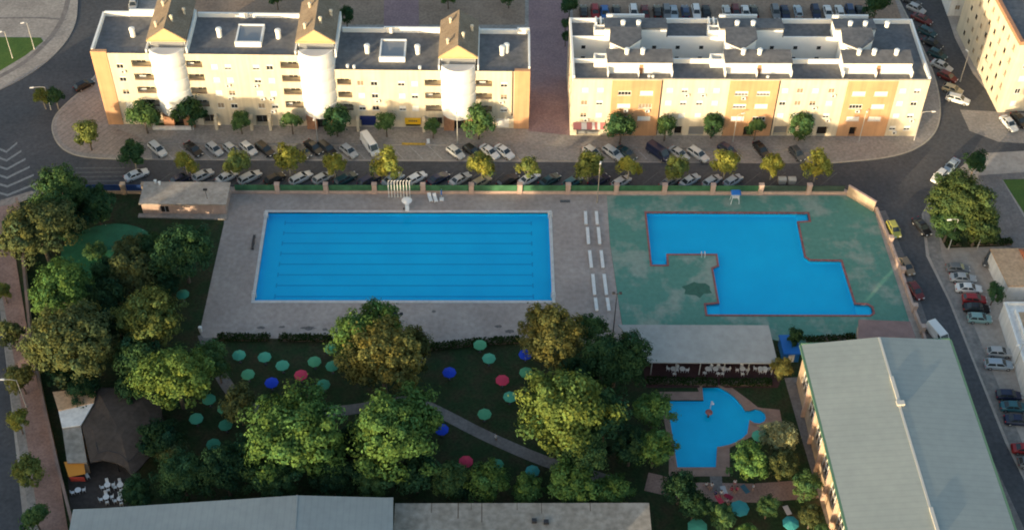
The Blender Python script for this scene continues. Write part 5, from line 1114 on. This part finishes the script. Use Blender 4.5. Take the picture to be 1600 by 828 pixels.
UM = [(373,553,g2,'green parasol nearest the left end of the hedge'),(413,556,g2,'green parasol second from left below the hedge'),(441,569,g2,'light green parasol between the pair and the red one'),(387,583,g1,'green parasol left of the dark blue one'),(491,563,g1,'green parasol just above the red one on the left lawn'),(424,596,bl,'blue parasol on the left lawn'),(470,584,rd,'red parasol on the left lawn'),(505,599,dg,'dark green parasol right of the red one on the left lawn'),(517,543,g1,'green parasol half under the green tree at the terrace'),(519,570,dg,'dark green parasol at the left foot of the yellowed tree'),(350,636,g1,'green parasol at the bend of the winding path'),(326,622,dg,'dark green parasol above the two by the path bend'),(306,652,g2,'light green parasol below the path bend'),(333,692,dg,'dark parasol deep in shade above the bottom hall'),(352,662,dg,'dim parasol between the two green ones by the path bend'),(750,537,g1,'green parasol on the right hedge'),(764,558,g2,'teal green parasol below the hedge on the right lawn'),(785,592,rd,'red parasol on the right lawn'),(757,645,g1,'green parasol just above the diagonal path'),(797,618,g2,'teal parasol below the red one on the right lawn'),(822,580,g1,'green parasol beside the yellow olive tree'),(821,552,bl,'blue parasol under the yellow olive tree'),(702,580,bl,'blue parasol on the left of the right lawn'),(690,669,bl,'blue parasol at the right edge of the central tree'),(728,719,rd,'red parasol below the diagonal path'),(776,724,dg,'dark green parasol right of the red one below the path'),(832,734,tl,'teal parasol beside the end of the diagonal path'),(672,731,dg,'dark parasol left of the red one below the path'),(285,458,dg,'dark teal parasol on the lawn left of the lane pool'),(1186,679,g2,'green parasol beside the pale cream tree')]
for x, y, c, lb in UM: umbrella(x, y, 1.12, c, lb)
umbrella(1156,792,1.45,tl,'large teal parasol next to the sunbathers',2.3); umbrella(1090,821,1.5,g2,'large green parasol cut by the bottom edge',2.3); umbrella(1236,815,1.25,tl,'teal parasol near the bottom right by the hall wall',2.3)
def chair(x, y, a, label, group, z=.07):
    root = empty('garden_chair', (x, y, z), a, label, 'chair', group)
    m = MB(); m.box(-.24,.24,-.24,.24,.40,.44); m.build('seat', M['white_plastic'], root)
    m = MB(); m.hexa([(-.24,.2,.44),(.24,.2,.44),(.24,.24,.44),(-.24,.24,.44)],[(-.22,.3,.86),(.22,.3,.86),(.22,.34,.86),(-.22,.34,.86)]); m.build('backrest', M['white_plastic'], root)
    for sx in (-.21,.21):
        for sy in (-.21,.21): m = MB(); m.box(sx-.025,sx+.025,sy-.025,sy+.025,0,.4); m.build('leg', M['white_plastic'], root)
def table(x, y, label, group, z=.07):
    root = empty('garden_table', (x, y, z), 0, label, 'table', group); m = MB(); m.lathe([(0,.70),(.48,.70),(.48,.74),(0,.74)], 14); m.build('tabletop', M['white_plastic'], root)
    for k in range(4): a = PI/4 + k*PI/2; m = MB(); m.tube((.32*math.cos(a),.32*math.sin(a),0),(.25*math.cos(a),.25*math.sin(a),.7),.03,.03,6); m.build('leg', M['white_plastic'], root)
def tset(px, py, where, n=4, z=.07, rot=.3):
    p = G(px, py, .6); table(p.x, p.y, f'white round garden table {where}', 'white garden tables', z)
    for k in range(n): a = rot + 2*PI*k/n; chair(p.x + .8*math.cos(a), p.y + .8*math.sin(a), a - PI/2, f'white chair at table {where}', f'chairs at the table {where}', z)
for px, py, w_ in ((168,758,'nearest the snack bar, left of the yard pair'),(188,758,'at the upper right of the snack bar yard'),(166,777,'at the lower left of the snack bar yard'),(188,779,'under the dark tree by the hall roof'),(122,766,'alone by the snack bar sign')): tset(px, py, w_, 4 if px > 130 else 2)
for px, w_, n in ((1052,'at the left end under the canopy',3),(1066,'second from the left under the canopy',2),(1106,'just right of the first canopy post group',2),(1118,'in the middle under the canopy',3),(1131,'right of the middle under the canopy',3),(1160,'third from the right end under the canopy',4),(1188,'next to the right end under the canopy',2),(1195,'at the right end under the canopy',2)): tset(px, 577, w_, n, rot=.2 + px*.1)
p = G(138,747); chair(p.x, p.y, .6, 'single white chair by the snack bar awning', None); p = G(156,722); chair(p.x, p.y+.6, 2, 'single white chair under the rim of the round shade roof', None)
for k, (x, y, lb) in enumerate(((672,311.5,'white sun lounger left of the pair by the flagpoles'),(680,312,'white sun lounger right of the pair by the flagpoles'))):
    p = G(x, y); root = empty('sun_lounger', (p.x, p.y, .06), .25, lb, 'sun lounger'); m = MB(); m.box(-.33,.33,-.95,.35,.30,.36); m.build('seat', M['white_plastic'], root); m = MB(); m.hexa([(-.33,.35,.30),(.33,.35,.30),(.33,.4,.30),(-.33,.4,.30)],[(-.33,.85,.8),(.33,.85,.8),(.33,.9,.78),(-.33,.9,.78)]); m.build('backrest', M['white_plastic'], root)
    for sx in (-.28,.28):
        for sy in (-.8,.3): m = MB(); m.box(sx-.04,sx+.04,sy-.04,sy+.04,0,.3); m.build('leg', M['white_plastic'], root)
p = G(690,312); root = empty('closed_parasol', (p.x, p.y, .06), 0, 'closed blue parasol standing on a white base by the fence', 'parasol'); m = MB(); m.lathe([(.05,1.1),(.14,1.3),(.10,2.2),(.02,2.5)], 8); m.build('folded_canopy', M['blue_plastic'], root); m = MB(); m.tube((0,0,0),(0,0,2.6),.035,.03,6); m.build('pole', M['white_metal'], root); m = MB(); m.box(-.4,.4,-.4,.4,0,.14); m.build('base', M['white_plastic'], root)
p = G(1147.5,316); root = empty('lifeguard_chair', (p.x, p.y, .06), 0, 'white lifeguard chair with blue canopy by the angular pool fence', 'lifeguard chair')
m = MB(); m.hexa([(-.9,-.6,2.25),(.9,-.6,2.25),(.9,.6,2.35),(-.9,.6,2.35)],[(-.6,-.45,2.55),(.6,-.45,2.55),(.6,.45,2.6),(-.6,.45,2.6)]); m.build('canopy', M['blue_plastic'], root)
for sx in (-1,1):
    for sy in (-1,1): m = MB(); m.tube((sx*.75,sy*.6,0),(sx*.5,sy*.4,2.3),.06,.05,6); m.build('leg', M['white_plastic'], root)
m = MB(); m.box(-.55,.55,-.4,.4,1.3,1.42); m.build('seat', M['white_plastic'], root); m = MB(); m.box(-.5,.5,.3,.38,1.42,2.0); m.build('backrest', M['white_plastic'], root)
for k, (x, lb) in enumerate(((1221,'left one of two grey waste containers on the street'),(1236,'right one of two grey waste containers on the street'))):
    p = G(x, 287); root = empty('waste_container', (p.x, p.y, .03), .03, lb, 'waste container'); m = MB(); m.hexa([(-.62,-.5,.15),(.62,-.5,.15),(.62,.5,.15),(-.62,.5,.15)],[(-.7,-.6,1.15),(.7,-.6,1.15),(.7,.6,1.15),(-.7,.6,1.15)]); m.build('bin', M['container_grey'], root)
    m = MB(); N = 6
    for i in range(N): a0, a1 = PI*i/N, PI*(i+1)/N; m.poly([(-.72,-.6*math.cos(a0),1.15+.35*math.sin(a0)),(.72,-.6*math.cos(a0),1.15+.35*math.sin(a0)),(.72,-.6*math.cos(a1),1.15+.35*math.sin(a1)),(-.72,-.6*math.cos(a1),1.15+.35*math.sin(a1))])
    for sx in (-.72,.72): m.poly([(sx,-.6*math.cos(PI*i/N),1.15+.35*math.sin(PI*i/N)) for i in range(N+1)])
    m.build('lid', M['container_grey'], root)
    for sx in (-.5,.5):
        for sy in (-.35,.35): m = MB(); m.tube((sx-.05,sy,.09),(sx+.05,sy,.09),.09,.09,8); m.build('wheel', M['rubber'], root)
p = G(1231,552); root = empty('pool_cabin', (p.x, p.y, .05), .05, 'small bright blue roofed stall at the right end of the canopy', 'stall'); m = MB(); m.box(-1.3,1.3,-1.9,1.9,0,2.1); m.build('wall', M['blue_plastic'], root); m = MB(); m.hexa([(-1.5,-2.1,2.1),(1.5,-2.1,2.1),(1.5,2.1,2.1),(-1.5,2.1,2.1)],[(-1.4,-2,2.35),(1.4,-2,2.25),(1.4,2,2.25),(-1.4,2,2.35)]); m.build('roof', M['blue_plastic'], root); m = MB(); m.box(-.5,.5,-1.93,-1.905,.1,2.0); m.build('door', M['white_plastic'], root)
p = G(1107,648); root = empty('water_mushroom', (p.x, p.y, -.5), 0, 'dark red fountain mushroom standing in the fan shaped pool', 'fountain'); m = MB(); m.tube((0,0,0),(0,0,1.2),.18,.16,10); m.build('stem', M['coping_red'], root); m = MB(); m.lathe([(0,1.6),(.4,1.5),(.6,1.2),(.15,1.25)], 12); m.build('cap', M['coping_red'], root)
p = G(1110,637); root = empty('pool_shower', (p.x, p.y, -.5), 0, 'thin white water pipe rising from the fan shaped pool', 'shower'); m = MB(); m.path([(0,0,0),(0,0,2.2),(.1,-.25,2.4),(.15,-.5,2.3)], .06, 8); m.build('pipe', M['white_metal'], root); m = MB(); m.lathe([(.05,0),(.2,-.08),(.2,-.12),(0,-.12)], 10, (.15,-.5,2.3)); m.build('spout', M['white_metal'], root)
p = G(1098,400); root = empty('pool_ladder', (p.x, p.y, .1), 0, 'white handrail at the edge of the angular pool', 'ladder')
for s in (-.28,.28): m = MB(); m.path([(s,-.5,0),(s,-.45,.75),(s,-.1,.95),(s,.3,.75),(s,.35,-.5)], .05, 6); m.build('rail', M['white_metal'], root)
for z in (-.2,-.42): m = MB(); m.box(-.26,.26,.3,.4,z-.02,z+.02); m.build('step', M['white_metal'], root)
for k, (x, y, lb) in enumerate(((404,338,'chrome ladder at the far left corner of the lane pool'),(861,338,'chrome ladder at the far right corner of the lane pool'),(401,462,'chrome ladder at the near left corner of the lane pool'),(866,463,'chrome ladder at the near right corner of the lane pool'))):
    p = G(x, y); sx_ = -1 if x < 600 else 1; root = empty('pool_ladder', (-.25 if x < 600 else 50.25, p.y, .13), 0 if x < 600 else PI, lb, 'ladder')
    for s in (-.28,.28): m = MB(); m.path([(-.35,s,0),(-.3,s,.7),(0,s,.85),(.35,s,.6),(.36,s,-.6)], .04, 6); m.build('rail', M['white_metal'], root)
    for z in (-.25,-.45): m = MB(); m.box(.3,.42,-.26,.26,z-.02,z+.02); m.build('step', M['white_metal'], root)
p = G(399,381); root = empty('bench', (p.x-.3, p.y, .06), PI/2, 'dark low bench against the left edge of the lane pool', 'bench'); m = MB(); m.box(-1.7,1.7,-.22,.22,.38,.46); m.build('seat', M['steel_dark'], root)
for s in (-1.4,0,1.4): m = MB(); m.box(s-.06,s+.06,-.2,.2,0,.38); m.build('leg', M['steel_dark'], root)
p = G(314,518); root = empty('litter_bin', (p.x, p.y, .06), 0, 'white litter bin at the left corner of the pool terrace', 'bin'); m = MB(); m.lathe([(.26,0),(.32,.9),(.32,.95),(.24,.95),(.2,.3),(0,.3)], 12); m.build('bin', M['white_plastic'], root); m = MB(); m.lathe([(.34,1.0),(.3,1.12),(0,1.2)], 12); m.build('lid', M['white_plastic'], root)
p = G(883,315); root = empty('drain_grate', (p.x, p.y, .064), 0, 'dark drain grating on the terrace near the fence', 'grate'); m = MB(); m.box(-.9,.9,-.3,.3,0,.03); m.build('frame', M['steel_dark'], root); m = MB(); [m.box(-.8+k*.2,-.72+k*.2,-.26,.26,.031,.05) for k in range(9)]; m.build('bars', M['metal_grey'], root)
p = G(669,224); root = empty('shop_board', (p.x, p.y, .13), .2, 'small white and red pavement board before the yellow shop', 'sign board'); m = MB(); m.hexa([(-.3,-.25,0),(.3,-.25,0),(.3,-.2,0),(-.3,-.2,0)],[(-.3,-.03,1),(.3,-.03,1),(.3,.0,1),(-.3,.0,1)],M['white_plastic']); m.build('front_panel', M['white_plastic'], root); m = MB(); m.hexa([(-.3,.2,0),(.3,.2,0),(.3,.25,0),(-.3,.25,0)],[(-.3,.0,1),(.3,.0,1),(.3,.03,1),(-.3,.03,1)]); m.build('rear_panel', M['sign_red'], root)

# ------------------------------------------------------------------ people
def skin_mesh(name, pts, edges, rad, mt, sub=1):
    me = bpy.data.meshes.new(name); me.from_pydata(pts, edges, []); me.materials.append(mt)
    o = bpy.data.objects.new(name, me); C.objects.link(o)
    sk = o.modifiers.new('skin', 'SKIN'); sk.use_smooth_shade = True
    if not me.skin_vertices: me.skin_vertices.new()
    for i, r in enumerate(rad): me.skin_vertices[0].data[i].radius = (r, r)
    me.skin_vertices[0].data[0].use_root = True
    sb = o.modifiers.new('sub', 'SUBSURF'); sb.levels = sub; sb.render_levels = sub
    return o
def person(px, py, pose, top, bottom, label, ang, group='bathers on the grass by the fan shaped pool'):
    p = G(px, py); root = empty('person', (p.x, p.y, .06), R_(ang), label, 'person', group)
    if pose == 'stand':
        pts = [(0,0,.92),(0,.01,1.15),(0,.0,1.40),(0,-.01,1.50),(0,-.02,1.60),(0,-.01,1.72),(-.10,0,.86),(-.11,-.02,.48),(-.11,.02,.08),(-.11,-.12,.04),(.10,0,.86),(.12,.03,.48),(.13,.06,.08),(.13,-.08,.04),(-.19,0,1.38),(-.25,.02,1.10),(-.24,-.06,.86),(-.24,-.09,.74),(.19,0,1.38),(.26,.0,1.10),(.25,-.1,.88),(.25,-.14,.77)]
        rad = [.14,.135,.14,.055,.09,.085,.095,.06,.042,.035,.095,.06,.042,.035,.055,.042,.034,.035,.055,.042,.034,.035]
    else:
        pts = [(0,0,.14),(0,.05,.40),(0,.08,.64),(0,.07,.74),(0,.05,.84),(0,.05,.96),(-.11,-.06,.14),(-.13,-.42,.36),(-.13,-.75,.07),(-.13,-.88,.05),(.11,-.06,.14),(.14,-.45,.20),(.15,-.86,.07),(.15,-.96,.12),(-.19,.08,.62),(-.27,.22,.38),(-.28,.3,.12),(-.28,.34,.05),(.19,.08,.62),(.27,-.05,.42),(.2,-.28,.32),(.18,-.36,.32)]
        rad = [.15,.135,.14,.055,.09,.085,.09,.06,.042,.035,.09,.06,.042,.035,.055,.042,.034,.035,.055,.042,.034,.035]
    ed = [(0,1),(1,2),(2,3),(3,4),(4,5),(0,6),(6,7),(7,8),(8,9),(0,10),(10,11),(11,12),(12,13),(2,14),(14,15),(15,16),(16,17),(2,18),(18,19),(19,20),(20,21)]
    b = skin_mesh('body', pts, ed, rad, M['skin']); b.parent = root
    hd = Vector(pts[5]) - Vector((0,-.012,.03))
    m = MB(); m.lathe([(.0,.12),(.06,.105),(.098,.05),(.105,-.02),(.09,-.07)], 12, tuple(hd)); h = m.build('hair', M['hair'], root, smooth=True)
    if top:
        s = skin_mesh('shirt', [pts[1],pts[2],pts[14],tuple(Vector(pts[14]).lerp(Vector(pts[15]),.6)),pts[18],tuple(Vector(pts[18]).lerp(Vector(pts[19]),.6)),tuple(Vector(pts[0]).lerp(Vector(pts[1]),.4))], [(0,1),(1,2),(2,3),(1,4),(4,5),(0,6)], [.155,.155,.075,.06,.075,.06,.155], M['cloth']); s.parent = root; s.color = (*top, 1)
    s = skin_mesh('shorts', [pts[0],pts[6],tuple(Vector(pts[6]).lerp(Vector(pts[7]),.55)),pts[10],tuple(Vector(pts[10]).lerp(Vector(pts[11]),.55))], [(0,1),(1,2),(0,3),(3,4)], [.16,.11,.09,.11,.09], M['cloth']); s.parent = root; s.color = (*bottom, 1)
wt = (.75,.75,.73)
person(775,688,'stand',wt,wt,'person in white walking on the diagonal path',120,None); 
for a in ((1104,759,'sit',wt,(.1,.1,.12),'seated person in white at the left of the bathers',40),(1112,760,'sit',wt,(.3,.3,.32),'second seated person in white beside the pool path',-20),(1118,772,'sit',(.02,.04,.2),(.02,.03,.1),'seated person in dark blue',30),(1127,772,'sit',wt,(.3,.3,.35),'seated person in white next to the one in dark blue',10),(1147,759,'stand',wt,(.4,.05,.1),'standing person in white top among the bathers',10),(1143,765,'sit',(.4,.03,.08),(.4,.03,.08),'seated person in red below the standing one',60),(1151,766,'sit',(.4,.03,.12),(.1,.02,.04),'second seated person in red at the right',-40),(1176,766,'stand',(.4,.5,.6),(.05,.08,.15),'standing person in pale blue at the right of the bathers',80),(1136,785,'sit',(.35,.32,.4),(.1,.1,.15),'seated person in grey lilac beside the large teal parasol',20)): person(*a)
for k, (x, y, c, a, lb) in enumerate(((1124,780,rd,.4,'orange red beach towel on the reddish path'),(1137,775,(.35,.03,.07),.9,'dark red beach towel behind the large teal parasol'),(1131,766,(.5,.5,.52),.2,'pale beach towel between the seated bathers'),(1164,764,(.06,.16,.22),.5,'blue grey beach towel left of the person in pale blue'),(1230,797,(.6,.55,.55),.3,'pale towel by the teal parasol near the hall wall'))):
    p = G(x, y); root = empty('beach_towel', (p.x, p.y, .065), a, lb, 'towel'); m = MB(); n = 6
    for i in range(n):
        z0 = .015 + .012*math.sin(i*1.7); z1 = .015 + .012*math.sin((i+1)*1.7); m.hexa([(-.4,-.8+1.6*i/n,0),(.4,-.8+1.6*i/n,0),(.4,-.8+1.6*(i+1)/n,0),(-.4,-.8+1.6*(i+1)/n,0)], [(-.4,-.8+1.6*i/n,z0+.02),(.4,-.8+1.6*i/n,z0+.02),(.4,-.8+1.6*(i+1)/n,z1+.02),(-.4,-.8+1.6*(i+1)/n,z1+.02)])
    c_ = m.build('cloth', M['cloth'], root); c_.color = (*c, 1)
for o in list(bpy.data.objects):
    if 'kid' in o: del o['kid']
